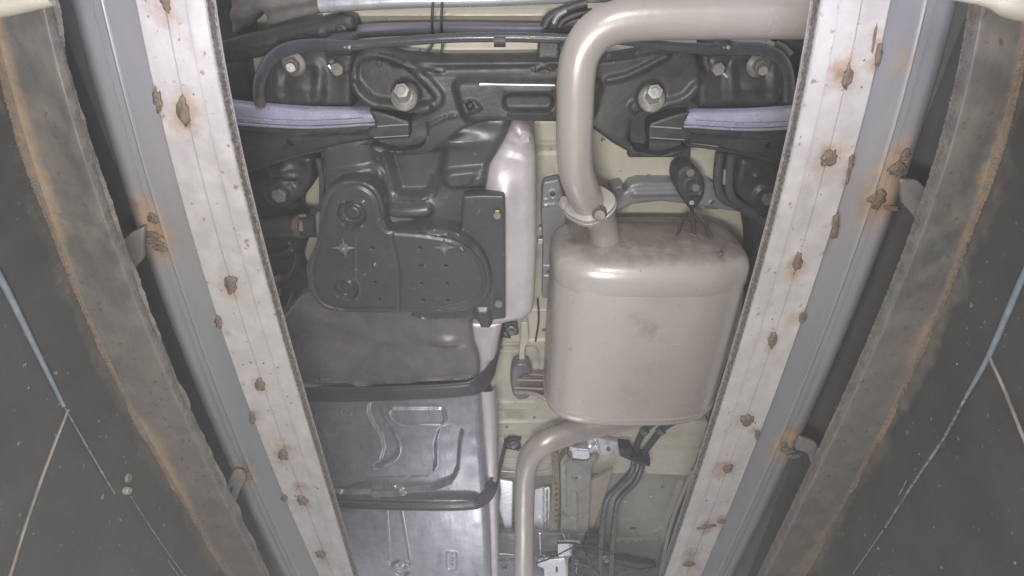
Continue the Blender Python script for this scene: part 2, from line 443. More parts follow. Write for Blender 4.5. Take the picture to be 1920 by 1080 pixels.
for side, fo, fi, WL, lab in ((-1, L_out, L_in, LW, 'long pale galvanised rail with rusty weld spots running down the left of the fuel tank'),
                              (1, R_out, R_in, RW, 'long pale galvanised rail with rusty weld spots running down the right of the muffler')):
    t = thing('steel_rail', lab, 'steel rail', P((fo(540) + fi(540)) / 2, 540, ZR), 'pale galvanised rails of the lift')
    rq = random.Random(21 + side); sp = []
    for w in WL:
        for k in range(4): sp.append((w[0] + rq.gauss(0, 7), w[1] + rq.gauss(3, 11), rq.uniform(10, 27) * (1.25 if w[1] < 320 else .9) * (1 if w[2] > 8 else .7), rq.uniform(.35, .85)))
    ribbon('rail_face', fo, fi, ZR, rail_cols(side), M['galv'], t, stain=spots(sp, ZR))
    # serrated inner edge of the rail
    ribbon('rail_edge', fi, fi, ZR, [(0, -.0015, 0), (0, -.001, -side * .0008), (0, .004, -side * .0010), (0, .008, -side * .0005), (0, .0105, -side * .001), (0, .011, -side * .0022)], M['thread'], t, rows=620, jag=.0012, jagcol=(2, 3, 4))
    ribbon('rail_lip', fi, fi, ZR, [(0, .0105, -side * .0036), (0, .0118, -side * .0036), (0, .013, -side * .0012)], M['galv'], t, stain=spots([], ZR))
    for w in WL: weld(w[0], w[1], ZR - .001, w[2], w[3], -w[4] * 1.0 if side < 0 else -w[4], t)
    rr = random.Random(3 + side)
    Vd, Fd = [], []
    for k in range(26):
        w = rr.choice(WL[:7]); x, y = w[0] + rr.gauss(0, 30), w[1] + rr.gauss(0, 45)
        if not (min(fo(y), fi(y)) + 8 < x < max(fo(y), fi(y)) - 16): continue
        c = P(x, y, ZR - .0003); q = rr.uniform(1.2, 2.6) * mpp(y, ZR); b0 = len(Vd)
        for a in range(7): Vd.append((c.x + q * math.cos(a * .9), c.y + q * 1.2 * math.sin(a * .9), c.z + .0006))
        Vd.append((c.x, c.y, c.z - q * .6))
        Fd += [(b0 + a, b0 + (a + 1) % 7, b0 + 7) for a in range(7)]
    o = link('weld_spatter', Vd, Fd, M['weld'], t); o['kind'] = 'stuff'
# ---- blue-grey channel beams outside the rails
LC_lip = edge_fn([(187, 0), (215, 100), (250, 250), (282, 350), (310, 450), (337, 540), (380, 665), (450, 835), (500, 955), (555, 1080)])
RC_lip = edge_fn([(1740, 0), (1720, 85), (1675, 245), (1635, 380), (1585, 530), (1520, 690), (1480, 790), (1410, 940), (1350, 1075)])
ZC = .618
for side, fr, fl, lab, rs in ((-1, L_out, LC_lip, 'blue grey steel channel beam with a raised seam, left of the left pale rail', [(285, 440, 42, 1.1), (270, 400, 34, .9), (455, 890, 30, .9), (300, 470, 24, .9), (255, 390, 22)]),
                              (1, R_out, RC_lip, 'blue grey steel channel beam with rust patches, right of the right pale rail', [(1690, 310, 40, 1.1), (1655, 375, 42, 1.1), (1485, 835, 40, 1.1), (1690, 120, 30, .5), (1670, 350, 60, .8)])):
    t = thing('channel_beam', lab, 'channel beam', P(fl(540), 540, ZC), 'blue grey channel beams of the lift')
    # inner end tucks in above the rail; flat web, raised lip line, then outer part turning up
    fin = (lambda y, fr=fr, side=side: fr(y) - side * 14)
    cols = []
    ribbon('beam_web', fl, fin, ZC, [(0, 0, 0), (.02, -.0022, 0), (.05, -.0030, 0), (.09, -.0025, 0), (.13, 0, 0), (.3, .0005, 0), (.6, 0, 0), (.9, 0, 0), (1, 0, 0)], M['channel'], t, stain=spots(rs, ZC))
    w = .062
    cc = [(0, 0, 0)]
    for q in np.linspace(.002, 1, 22):
        ang = q * math.pi / 2
        cc.append((0, (.001 + .004 * (1 if .16 < q < .2 else 0) + .055 * max(0, (q - .30) / .70) ** 2), side * w * q))
    cc += [(0, .09, side * (w + .002)), (0, .13, side * (w + .002))]
    ribbon('beam_flange', fl, fl, ZC, cc, M['channel'], t, stain=spots(rs, ZC))
    BW = [(287, 410, 10, 8, 0), (283, 440, 18, 6, 10), (292, 455, 16, 4, 8), (300, 466, 14, 5, 10), (455, 882, 17, 4, 0), (460, 897, 14, 5, -10)] if side < 0 else \
         [(1683, 316, 15, 10, 0), (1646, 372, 16, 15, 0), (1672, 390, 16, 4, 10), (1698, 290, 8, 10, 0), (1505, 827, 14, 6, 0), (1478, 845, 14, 6, 20), (1488, 856, 15, 4, 0), (1470, 835, 7, 6, 0)]
    for b in BW: weld(b[0], b[1], ZC - .001, b[2], b[3], b[4], t)
# ---- tabs with slots joining the beams
def tab(pts, z0, z1, label, slot, boltp):
    """bent tab from pts at height z0 (welded end) to z1"""
    t = thing('slotted_tab', label, 'bracket', P(*pts[0], z0), 'slotted tabs between channel beam and outer plate')
    sheet('tab_plate', pts, z0, M['bracket2'], t, thick=.004, edge=.001, rnd=5, res=.004, holes=[('p', slot, 3)], tilt=(0, 0))
    bolt(*boltp, z0 + .002, 8, M['boltm'], t, washer=False)
    return t
M['bracket2'] = mat('dirty_tab_steel', (.19, .18, .165), (.14, .125, .11), .5, .3, 30, .3, 150)
tab([(270, 425), (246, 436), (214, 464), (217, 500), (243, 515), (268, 486)], .600, .6, 'slotted grey tab with a bolt at the left beam, level with the muffler top', [(226, 478), (233, 474), (229, 494), (222, 496)], (236, 513))
tab([(452, 884), (437, 882), (416, 935), (440, 948), (449, 920), (462, 895)], .600, .6, 'slotted grey tab with a bolt at the bottom of the left beam', [(429, 925), (433, 912), (437, 915), (433, 928)], (440, 955))
tab([(1688, 336), (1720, 338), (1748, 364), (1738, 405), (1722, 420), (1708, 398), (1692, 380)], .600, .6, 'slotted tab with a bolt at the upper right beam between rust patches', [(1728, 388), (1737, 386), (1735, 400), (1728, 402)], (1724, 425))
tab([(1500, 820), (1530, 830), (1542, 860), (1533, 885), (1525, 880), (1515, 850), (1490, 842)], .600, .6, 'narrow tab with a small bolt at the lower right beam', [(1531, 860), (1535, 862), (1533, 875), (1529, 872)], (1521, 911))
# ---- rusty edged outer plates (underside of the lift runway)
LP_in = edge_fn([(80, 0), (150, 275), (215, 450), (240, 540), (285, 640), (367, 820), (440, 985), (495, 1080)])
LP_out = edge_fn([(-28, 0), (0, 85), (30, 200), (75, 360), (135, 530), (160, 590), (215, 700), (280, 820), (355, 950), (430, 1080)])
RP_in = edge_fn([(1840, 25), (1800, 210), (1770, 325), (1725, 440), (1690, 540), (1625, 685), (1545, 860), (1435, 1080)])
RP_out = edge_fn([(1935, 0), (1917, 75), (1892, 215), (1860, 310), (1825, 415), (1774, 535), (1710, 690), (1650, 820), (1580, 940), (1502, 1080)])
ZP = .50
for side, fo, fi, lab in ((-1, LP_out, LP_in, 'soiled brown runway plate with an orange rusty edge, left side'), (1, RP_out, RP_in, 'soiled brown runway plate with an orange rusty edge, right side')):
    t = thing('runway_plate', lab, 'steel plate', P((fo(540) + fi(540)) / 2, 540, ZP), 'brown runway plates of the lift')
    def st(V, fo=fo):
        out = np.zeros(len(V))
        n = vnoise(V[:, :2], 9, 2)
        for i in range(len(V)):
            pass
        return out
    cols = [(0, .004, 0), (0, .0005, 0), (.01, 0, 0), (.03, 0, 0), (.06, 0, 0), (.1, 0, 0)] + [(s, 0, 0) for s in np.linspace(.15, .97, 14)] + [(.99, .0003, 0), (1, .001, 0)]
    n = len(cols)
    def st(V, n=n):
        S_ = np.array([c[0] for c in cols]); s = np.tile(S_, len(V) // n)
        nz = vnoise(V[:, :2], 14, 2) + .5 * vnoise(V[:, :2], 40, 5)
        br = np.clip(.55 + 1.6 * vnoise(V[:, :2], 7, 11 + side), .1, 1)
        return np.clip(1.0 * br * np.exp(-(s / (.05 + .16 * br)) ** 2) + .5 * np.exp(-(s / .5) ** 2) * np.clip(nz * 2, 0, 1), 0, 1.2)
    ribbon('plate_face', fo, fi, ZP, cols, M['plate'], t, rows=300, stain=st)
    ribbon('plate_edge', fi, fi, ZP, [(0, .001, 0), (0, .003, -side * .0005), (0, .008, -side * .001), (0, .012, -side * .0002), (0, .015, -side * .0008), (0, .016, side * .01)], M['concrete'], t, rows=600, jag=.0035 if side < 0 else .0011, jagcol=(3, 4))
    # crusted corrosion hanging along the outer edge
    Vc, Fc = [], []; rr = random.Random(11 + side); ys = np.linspace(-120, 1180, 900)
    for py in ys:
        e = P(fo(py), py, ZP)
        a = rr.random() * .002 + .001 + .010 * max(0, vnoise(np.array([[e.y, 3.]]), 30, 4)[0] + .1)
        Vc += [(e.x - side * .0025, e.y, e.z - .0004), (e.x + side * .001, e.y, e.z - .0015 - rr.random() * .001), (e.x + side * (.0015 + rr.random() * .0012), e.y, e.z - a * .4), (e.x + side * .0022, e.y, e.z - a)]
    for j in range(len(ys) - 1):
        for i in range(3): Fc.append((j * 4 + i, (j + 1) * 4 + i, (j + 1) * 4 + i + 1, j * 4 + i + 1))
    link('rust_crust', Vc, Fc, M['rustm'] if 'rustm' in M else M.setdefault('rustm', mat('flaking_rust', (.12, .095, .07), (.09, .078, .066), .85, 0, 40, 1, 200, c3=(.19, .115, .06))), t)
# ---- pit walls hanging below the plates
for side, fo, lab in ((-1, LP_out, 'dark pit wall lining with a bluish seam strip and one screw, left side'), (1, RP_out, 'dark pit wall lining with a bluish seam strip, right side')):
    t = thing('pit_wall', lab, 'pit wall', (side * .44, .3, CZ + .2), 'dark pit walls', None)
    ys = np.linspace(-300, 1240, 200); zs = np.concatenate([np.linspace(0, .04, 12), np.linspace(.045, .12, 16), np.linspace(.13, 1.35, 40)])
    V = []; st = []
    for py in ys:
        e = P(fo(py), py, ZP)
        for q in zs:
            nn = .0006 * math.sin(e.y * 31 + q * 17)
            V.append((e.x + side * (.0035 + q * .012) + nn, e.y, e.z - q))
            st.append(0)
    V = np.array(V); nz = vnoise(V[:, 1:3], 25, 8) + .6 * vnoise(V[:, 1:3], 70, 9)
    q = np.tile(zs, len(ys)); st = (.35 + .9 * np.clip(.5 + vnoise(V[:, 1:3] * [1, 0], 8, 6 + side), 0, 1)) * np.exp(-(q / (.009 + .02 * np.clip(nz + .3, 0, 1))) ** 2)
    n = len(zs); Fc = [(j * n + i, (j + 1) * n + i, (j + 1) * n + i + 1, j * n + i + 1) for j in range(len(ys) - 1) for i in range(n - 1)]
    link('wall_lining', V, Fc, M['wall'], t, attr=st)
    # seam strips, on the plane just inside the wall
    def wpt(px, py, side=side, fo=fo):
        x = side * .4385
        for _ in range(4):
            p = PX(px, py, x)
            yy = np.linspace(-200, 1200, 60); ex = [P(fo(a), a, ZP) for a in yy]
            k = min(range(60), key=lambda i: abs(ex[i].y - p.y)); x = ex[k].x + side * (.0035 + max(0, ZP + CZ - p.z) * .012) - side * .002
        return PX(px, py, x)
    if side < 0:
        A = [(-60, 420), (0, 520), (60, 640), (120, 762)]; Bq = [(122, 765), (165, 840), (215, 925)]; D = [(128, 768), (85, 880), (50, 980), (10, 1110)]; Eq = [(245, 930), (290, 1000), (350, 1085)]; Eq2 = [(315, 1050), (345, 1095)]
    else:
        A = [(1990, 380), (1920, 515), (1855, 665), (1812, 742)]; Bq = [(1812, 742), (1770, 820), (1720, 895), (1660, 988)]; D = [(1855, 670), (1885, 735), (1930, 850)]; Eq = [(1655, 995), (1600, 1075)]; Eq2 = [(1700, 900), (1685, 930)]
    tube('seam_strip', [wpt(*p) for p in A], [.0030, .0030, .0026, .0018], M['teal'], t, seg=8)
    tube('seam_line', [wpt(*p) for p in Bq], .0009 if side < 0 else .0014, M['seam'] if 'seam' in M else M.setdefault('seam', mat('chipped_seam', (.19, .19, .18), (.045, .045, .045), .6, 0, 160, .6, 200)), t, seg=6)
    tube('seam_line', [wpt(*p) for p in D], .0016, M.setdefault('seam2', mat('brown_seam', (.17, .15, .125), (.11, .10, .09), .6, 0, 60, .4, 200)), t, seg=6)
    tube('seam_line', [wpt(*p) for p in Eq], .0007, M['seam'], t, seg=6)
    tube('seam_line', [wpt(*p) for p in Eq2], .0007, M['seam'], t, seg=6)
    if side < 0:
        p = wpt(237, 920); lathe('screw', p, [(.0048, -.002), (.0048, .003), (.004, .0045), (.0022, .005), (.002, .003)], M['boltm'], t, axis=(1, 0, -.1))
        p = wpt(242, 896); lathe('screw_stain', p, [(.006, -.001), (.004, .0012)], M['seam2'], t, axis=(1, 0, 0))
    # chips and crumbs stuck to the lining
    rr = random.Random(5 + side); Vd, Fd = [], []
    for k in range(46):
        py = rr.uniform(500, 1080); e = P(fo(py), py, ZP); yy = e.y + rr.uniform(-.1, .15); zz = e.z - rr.uniform(.03, .35); xx = e.x + side * .003; q = rr.choice((.0006, .0008, .0010, .0016)); b0 = len(Vd)
        for a in range(5): Vd.append((xx, yy + q * rr.uniform(.5, 1.5) * math.cos(a * 1.256), zz + q * rr.uniform(.5, 1.5) * math.sin(a * 1.256)))
        Vd.append((xx - side * q, yy, zz)); Fd += [(b0 + a, b0 + (a + 1) % 5, b0 + 5) for a in range(5)]
    o = link('dirt_chips', Vd, Fd, M['seam2'], t); o['kind'] = 'stuff'
# ---- dark decks added above the channels to close the shaded gaps
for side, lab in ((-1, 'added dark deck closing the shaded gap behind the left channel beam'), (1, 'added dark deck closing the shaded gap behind the right channel beam')):
    t = thing('gap_deck', lab, 'runway deck', (side * .62, .4, CZ + .76), 'added dark decks')
    box('deck_plate', (side * .66, .45, CZ + .77), (.5, 2.6, .02), M['void'], t)
    box('deck_web', (side * .56, .45, CZ + .64), (.012, 2.6, .23), M['void'], t)
# ================================================================== car floor pan
ZF = 1.20
t = thing('car_floor_pan', 'cream painted pressed steel car floor seen behind the exhaust and the fuel tank', 'floor pan', P(960, 540, ZF))
mpk = M['cream']
sheet('floor_panel', [(380, -140), (1560, -140), (1560, 800), (1500, 1500), (400, 1500), (380, 800)], ZF, mpk, t, thick=.02, res=.011, rnd=0, feats=[
    ('line', [(400, 34), (1560, 34)], .010, .02, .012), ('line', [(400, 62), (1560, 62)], .006, -.015, .02),
    ('noise', 6, .004)])
# closer pressed panels with finer relief
sheet('rear_panel', [(600, 18), (1062, 14), (1062, 120), (1040, 125), (640, 125)], 1.05, mpk, t, thick=.02, res=.006, feats=[
    ('line', [(640, 27), (1060, 27)], .004, .006, .008), ('line', [(640, 52), (1060, 48)], .008, -.014, .01), ('circ', (735, 35), .002, -.004, .003), ('circ', (765, 33), .002, -.004, .003), ('circ', (840, 33), .002, -.004, .003)])
sheet('boot_floor', [(1100, 225), (1345, 250), (1360, 345), (1180, 352), (1170, 380), (1110, 400)], 1.12, mpk, t, thick=.02, res=.006, feats=[
    ('line', [(1180, 240), (1186, 350)], .0008, .0014, .001), ('line', [(1110, 300), (1330, 296)], .0005, .001, .001), ('line', [(1262, 270), (1262, 345)], .0006, -.0012, .001), ('noise', 9, .003)])
sheet('side_panel', [(1000, 225), (1062, 225), (1062, 330), (1015, 345), (1020, 540), (1000, 600), (990, 320)], 1.13, mpk, t, thick=.02, res=.004, feats=[
    ('line', [(1005, 268), (1062, 268)], .004, .008, .003), ('line', [(1005, 285), (1062, 285)], .001, -.004, .002), ('line', [(1030, 300), (1030, 325), (1042, 325)], .0008, -.002, .001), ('line', [(1042, 303), (1042, 312)], .0008, -.002, .001)])
sheet('cross_panel', [(905, 540), (1080, 540), (1080, 640), (905, 645)], 1.13, mpk, t, thick=.02, res=.004, feats=[
    ('line', [(985, 582), (1080, 582)], .001, .003, .002), ('line', [(900, 636), (1080, 638)], .002, .007, .003), ('circ', (1021, 620), .006, -.002, .001)],
    holes=[('c', 1021, 620, .0062)])
box('hole_plug', P(1021, 620, 1.14), (.02, .02, .004), M['void'], t)
sheet('jacking_panel', [(915, 640), (1080, 640), (1080, 760), (1060, 770), (930, 768), (915, 700)], 1.135, mpk, t, thick=.02, res=.004, feats=[
    ('line', [(940, 664), (975, 664)], .0008, .0035, .002), ('line', [(945, 669), (975, 669)], .0008, .003, .002),
    ('poly', [(930, 650), (1010, 650), (1010, 755), (930, 755)], -.008, .012, 14), ('gauss', (1010, 690), (.03, .03), -.012)])
sheet('panel_step', [(925, 765), (1060, 765), (1060, 800), (1330, 790), (1300, 880), (925, 900)], 1.15, mpk, t, thick=.03, res=.005, feats=[
    ('line', [(925, 776), (970, 776)], .0008, -.003, .002), ('line', [(925, 789), (1050, 789)], .003, .010, .004), ('line', [(925, 812), (1330, 818)], .004, .007, .006), ('line', [(925, 836), (1000, 836)], .001, .004, .002),
    ('line', [(1080, 828), (1350, 846)], .003, .008, .004), ('line', [(925, 866), (1060, 866)], .0012, .005, .002), ('noise', 12, .006)])
sheet('sill_panel', [(1140, 868), (1195, 862), (1205, 880), (1340, 872), (1300, 960), (1240, 1110), (1130, 1110)], 1.17, M['olive'] if 'olive' in M else M.setdefault('olive', mat('grey_olive_underseal', (.36, .345, .29), (.31, .30, .255), .5, 0, 8, .2, 80, .3, (.15, .13, .1))), t, thick=.03, res=.005, feats=[
    ('line', [(1180, 896), (1290, 896)], .003, .006, .003), ('line', [(1150, 975), (1245, 975)], .0012, .004, .003), ('line', [(1140, 1012), (1180, 1015), (1225, 1008)], .0010, .004, .002, 1), ('line', [(1200, 1003), (1228, 998), (1244, 988)], .002, .006, .003, 1),
    ('poly', [(1150, 975), (1248, 975), (1244, 1010), (1150, 1012)], -.006, .006, 8), ('line', [(1280, 900), (1262, 950), (1248, 985), (1232, 1060)], .004, .012, .006, 1), ('line', [(1150, 1052), (1200, 1060), (1232, 1050)], .0015, .005, .003, 1)],
    holes=[('c', 1188, 995, .0125), ('c', 1243, 913, .006)])
box('hole_backing', P(1188, 995, 1.185), (.05, .05, .004), M['void'], t); box('hole_backing', P(1243, 913, 1.185), (.03, .03, .004), M['void'], t)
box('hole_backing', P(1158, 876, 1.165), (.012, .012, .002), M['void'], t)
sheet('sill_lip', [(1205, 866), (1345, 872), (1340, 894), (1210, 888)], 1.155, mpk, t, thick=.01, res=.004, edge=.002, feats=[('circ', (1232, 879), .003, -.004, .003), ('circ', (1250, 882), .003, .004, .003)])
tubep('sill_pipe', [(1300, 880, 1.14), (1278, 930, 1.14), (1258, 985, 1.14), (1240, 1060, 1.14), (1232, 1110, 1.14)], .007, M['olive'], t, seg=12)
# tunnel bracket and white plates for blown-out light
sheet('tunnel_bracket', [(1050, 865), (1062, 850), (1075, 866), (1100, 866), (1115, 850), (1124, 858), (1110, 880), (1106, 960), (1100, 1040), (1050, 1040), (1052, 960)], 1.10, M['tunnel'] if 'tunnel' in M else M.setdefault('tunnel', mat('grey_tunnel_steel', (.31, .30, .27), (.25, .24, .22), .42, .2, 12, .2, 120, c3=(.34, .31, .27))), t, thick=.02, res=.004, edge=.005, rnd=4, feats=[
    ('circ', (1080, 895), .010, -.003, .004), ('line', [(1052, 955), (1065, 968), (1100, 966)], .002, -.006, .004, 1), ('line', [(1052, 992), (1075, 1000), (1104, 1000)], .002, -.004, .004, 1), ('line', [(1060, 872), (1060, 950)], .001, .003, .002), ('line', [(1080, 925), (1080, 1030)], .002, .004, .004)],
    holes=[('c', 1081, 898, .0045), ('c', 1081, 923, .0015)])
box('hole_backing', P(1081, 905, 1.112), (.03, .05, .002), M['void'], t)
sheet('side_flange', [(1103, 905), (1128, 892), (1150, 880), (1138, 920), (1115, 985), (1104, 1000)], 1.115, mat('peach_primer', (.40, .33, .26), (.34, .28, .22), .45, 0, 20, .2, 150), t, thick=.01, res=.004, edge=.003, rnd=4)
sheet('perforated_strip', [(1034, 850), (1046, 850), (1050, 905), (1046, 995), (1030, 995), (1036, 900)], 1.105, mat('tarnished_strip', (.33, .27, .19), (.24, .20, .14), .5, .1, 40, .5, 200, .36, (.1, .07, .04)), t, thick=.008, res=.003, edge=.0015, rnd=3,
      holes=[('p', [(1041, y), (1046, y), (1046, y + 5), (1041, y + 5)], 1) for y in range(905, 985, 10)])
sheet('blown_light_plate', [(935, 899), (962, 903), (960, 990), (946, 991), (942, 975), (934, 955), (938, 920)], 1.12, M['white'] if 'white' in M else M.setdefault('white', mat('bare_reflective_shield', (.90, .91, .92), (.85, .86, .88), .32, .85, 20, .15, 100)), t, thick=.004, res=.004, edge=.001, rnd=3)  # white plate stands in for blown-out light at the gap
sheet('blown_light_plate', [(1000, 918), (1032, 914), (1032, 992), (1000, 990)], 1.12, M['white'], t, thick=.004, res=.003, edge=.001, rnd=3, feats=[('line', [(1019, 916), (1019, 992)], .0012, -.006, .0012), ('line', [(1025, 916), (1025, 992)], .0008, .003, .001)])
sheet('latch_bracket', [(1068, 838), (1104, 842), (1107, 858), (1098, 862), (1074, 859), (1067, 850)], 1.09, M['white'], t, thick=.01, res=.003, edge=.0015, rnd=3, feats=[('line', [(1070, 843), (1104, 844)], .0008, -.003, .001)])
sheet('mount_bracket', [(1098, 815), (1130, 822), (1175, 832), (1150, 845), (1152, 858), (1118, 852), (1095, 848), (1085, 832)], 1.11, M['alubright'], t, thick=.01, res=.003, edge=.002, rnd=4, feats=[('circ', (1105, 832), .012, -.008, .006), ('line', [(1118, 826), (1124, 850)], .001, .004, .002)])
lathe('captive_nut', P(1140, 840, 1.10), [(.006, 0), (.006, .008), (.003, .008), (.003, .004)], M['boltm'], t, seg=6)
sheet('front_cross_beam', [(925, 1000), (1060, 1000), (1060, 1040), (1050, 1110), (925, 1110)], 1.10, M['beamgrey'] if 'beamgrey' in M else M.setdefault('beamgrey', mat('violet_grey_steel', (.17, .17, .19), (.21, .2, .22), .42, .2, 14, .2, 120)), t, thick=.03, res=.005, feats=[
    ('line', [(925, 1019), (965, 1019)], .001, .005, .002), ('line', [(1000, 1030), (1060, 1026)], .002, .006, .004), ('line', [(925, 1050), (1060, 1040)], .003, .01, .005), ('noise', 25, .008)])
sheet('white_bracket', [(1008, 1052), (1060, 1048), (1064, 1110), (1022, 1110), (1020, 1066), (1008, 1062)], 1.06, M['white'], t, thick=.008, res=.003, edge=.0015, rnd=2, holes=[('p', [(1042, 1063), (1046, 1063), (1046, 1075), (1042, 1075)], 1)], feats=[('line', [(1012, 1056), (1058, 1052)], .0008, .002, .001), ('line', [(1030, 1070), (1030, 1100)], .001, .003, .001)])
sheet('white_bracket', [(1046, 1018), (1090, 1018), (1090, 1040), (1046, 1044)], 1.065, M['white'], t, thick=.008, res=.003, edge=.0015, rnd=4, holes=[('c', 1070, 1023, .003)])
sheet('dark_bracket', [(1100, 1000), (1124, 1005), (1150, 1050), (1232, 1060), (1232, 1120), (1066, 1120), (1066, 1060), (1090, 1030)], 1.09, M['black'], t, thick=.02, res=.004, edge=.003, feats=[('noise', 40, .012), ('circ', (1090, 1062), .01, .006, .004), ('line', [(1110, 1030), (1150, 1080)], .003, .008, .003)])
tubep('grounding_strip', [(1085, 1030, 1.05), (1082, 1052, 1.05), (1078, 1100, 1.05)], .0018, M['alubright'], t, seg=8)
# grey crossmember brackets at the boot floor
sheet('grey_bracket', [(1018, 342), (1048, 335), (1056, 365), (1062, 400), (1058, 440), (1046, 470), (1046, 560), (1016, 560), (1018, 460), (1014, 400)], 1.085, M['bracket'], t, thick=.02, res=.003, edge=.003, rnd=5, feats=[
    ('circ', (1036, 364), .0085, .002, .002), ('line', [(1020, 374), (1044, 372)], .0008, .003, .001), ('line', [(1020, 386), (1040, 384)], .001, .003, .0015), ('line', [(1016, 498), (1040, 498)], .0008, .003, .001), ('line', [(1016, 519), (1040, 519)], .0012, .003, .001), ('noise', 30, .002)],
    holes=[('c', 1036, 363, .0055), ('c', 1030, 510, .005)])
box('hole_backing', P(1036, 363, 1.10), (.03, .04, .003), M['void'], t); box('hole_backing', P(1030, 510, 1.10), (.03, .03, .003), M['void'], t)
sheet('clip_bracket', [(1008, 449), (1018, 449), (1018, 458), (1008, 458)], 1.07, M['white'], t, thick=.006, res=.002, edge=.0008, rnd=1)
sheet('hanger_beam', [(1145, 352), (1168, 345), (1172, 362), (1182, 346), (1200, 341), (1340, 343), (1346, 362), (1378, 380), (1412, 392), (1404, 402), (1345, 392), (1300, 385), (1240, 378), (1185, 384), (1160, 398), (1145, 395)], 1.08, M['bracket'], t, thick=.04, res=.004, edge=.006, rnd=5, feats=[
    ('line', [(1190, 362), (1290, 360)], .003, .007, .006), ('circ', (1336, 380), .006, .002, .002)], holes=[('c', 1336, 380, .0045)])
box('hole_backing', P(1336, 380, 1.10), (.03, .03, .003), M['void'], t)
lathe('spring_clip', P(1163, 346, 1.10), [(.004, 0), (.004, .008), (.002, .008)], M['black'], t)
sheet('stiffening_rib', [(976, 604), (990, 604), (992, 640), (984, 655), (984, 692), (972, 692), (974, 650), (976, 630)], 1.10, mpk, t, thick=.02, res=.003, edge=.004, rnd=4)
# ================================================================== dark body side areas beyond the suspension
t = thing('wheel_arch_liner', 'black wheel arch liner in the dark gap left of the fuel tank', 'arch liner', P(480, 400, 1.15), 'black wheel arch liners')
sheet('liner', [(330, -60), (462, -60), (468, 60), (458, 120), (470, 200), (588, 290), (584, 350), (560, 380), (580, 440), (566, 470), (558, 500), (590, 540), (590, 640), (560, 1100), (330, 1100)], 1.14, M['blackdull'], t, thick=.03, res=.01, edge=.012, rnd=14, feats=[('noise', 12, .03)])
t = thing('wheel_arch_liner', 'black wheel arch liner in the dark gap between muffler and right rail', 'arch liner', P(1430, 400, 1.15), 'black wheel arch liners')
sheet('liner', [(1352, 285), (1365, 380), (1400, 400), (1410, 450), (1412, 560), (1402, 640), (1372, 720), (1345, 800), (1335, 860), (1310, 880), (1312, 930), (1278, 960), (1262, 1010), (1245, 1110), (1600, 1110), (1600, -60), (1490, -60), (1490, 120), (1470, 200)], 1.11, M['blackdull'], t, thick=.05, res=.01, edge=.012, rnd=14, feats=[('noise', 12, .02)])
# ================================================================== rear bumper reinforcement at the top of the picture
t = thing('bumper_beam', 'shiny pale metal beam crossing the very top of the photo left of the tail pipe', 'bumper beam', P(800, 0, 1.0))
tubep('beam', [(600, 10, 1.0), (660, 6, 1.0), (760, 1, 1.0), (900, -2, 1.0), (1060, -8, 1.0), (1200, -12, 1.0)], .0115, M['alubright'], t, seg=24)
tubep('violet_sleeve', [(620, -4, 1.01), (680, -8, 1.01), (760, -14, 1.01)], .010, mat('violet_wire_sleeve', (.16, .11, .22), (.12, .09, .17), .4), t)
# ================================================================== subframe
ZS = .93
t = thing('rear_subframe', 'black pressed steel rear subframe spanning the car behind the tail pipe', 'subframe', P(960, 180, ZS))
BK = M['black']
sheet('cross_member', [(655, 100), (690, 92), (720, 98), (760, 108), (830, 114), (1040, 112), (1120, 114), (1180, 106), (1230, 96), (1300, 92), (1316, 125), (1312, 168), (1288, 192), (1240, 204), (1200, 208), (1184, 222), (1178, 262), (1190, 283), (1240, 292), (1288, 278), (1286, 288), (1240, 297), (1190, 292), (1150, 270), (1112, 242), (1060, 230), (960, 226), (900, 230), (865, 245), (832, 272), (800, 289), (755, 294), (712, 288), (690, 275), (700, 272), (745, 284), (788, 276), (800, 258), (799, 222), (790, 208), (740, 204), (695, 200), (668, 178), (652, 145)],
      ZS, BK, t, thick=.06, res=0.003, edge=.006, rnd=8, feats=[
    ('rim', [(662, 112), (700, 96), (760, 112), (800, 150), (830, 185), (800, 204), (740, 200), (695, 196), (664, 165)], .004, .006, .006, 20),
    ('line', [(668, 160), (700, 190), (760, 200), (800, 200)], .005, .008, .008, 1), ('line', [(1305, 165), (1280, 188), (1230, 200), (1190, 200)], .005, .008, .008, 1),
    ('circ', (762, 178), .020, -.005, .006), ('circ', (1220, 180), .020, -.005, .006),
    ('poly', [(850, 150), (1130, 150), (1110, 225), (870, 225)], .010, .014, 20),
    ('poly', [(945, 176), (1036, 176), (1036, 204), (945, 204)], -.010, .006, 14), ('line', [(950, 168), (1032, 168)], .001, .003, .003), ('line', [(955, 210), (1030, 210)], .001, .003, .003),
    ('poly', [(860, 190), (890, 184), (905, 200), (872, 214)], .006, .004, 5), ('circ', (882, 195), .0045, -.012, .002),
    ('line', [(800, 134), (1040, 130)], .002, -.004, .008), ('line', [(1000, 132), (1020, 126), (1040, 132)], .001, .004, .003, 1),
    ('line', [(735, 118), (830, 134)], .001, .003, .004), ('line', [(1250, 105), (1180, 140), (1140, 150)], .002, .004, .006, 1),
    ('rim', [(1186, 214), (1290, 206), (1292, 284), (1186, 284)], .0015, .003, .002, 14), ('rim', [(695, 206), (797, 208), (798, 278), (700, 284)], .0015, .003, .002, 16), ('line', [(805, 235), (835, 220), (855, 216)], .001, .003, .003, 1),
    ('gauss', (1080, 205), (.03, .03), -.01), ('noise', 22, .003)])
for a in ([(688, 205), (802, 205), (802, 288), (688, 288)], [(1178, 205), (1296, 205), (1296, 296), (1178, 296)]):
    sheet('bush_pocket', a, ZS + .055, M['blackdull'], t, thick=.01, res=.008, rnd=4)
tubep('bush', [(716, 262, ZS + .045), (775, 262, ZS + .045)], .022, M['blackdull'], t, sm=False, seg=24)
tubep('bush', [(1212, 268, ZS + .045), (1270, 268, ZS + .045)], .022, M['blackdull'], t, sm=False, seg=24)
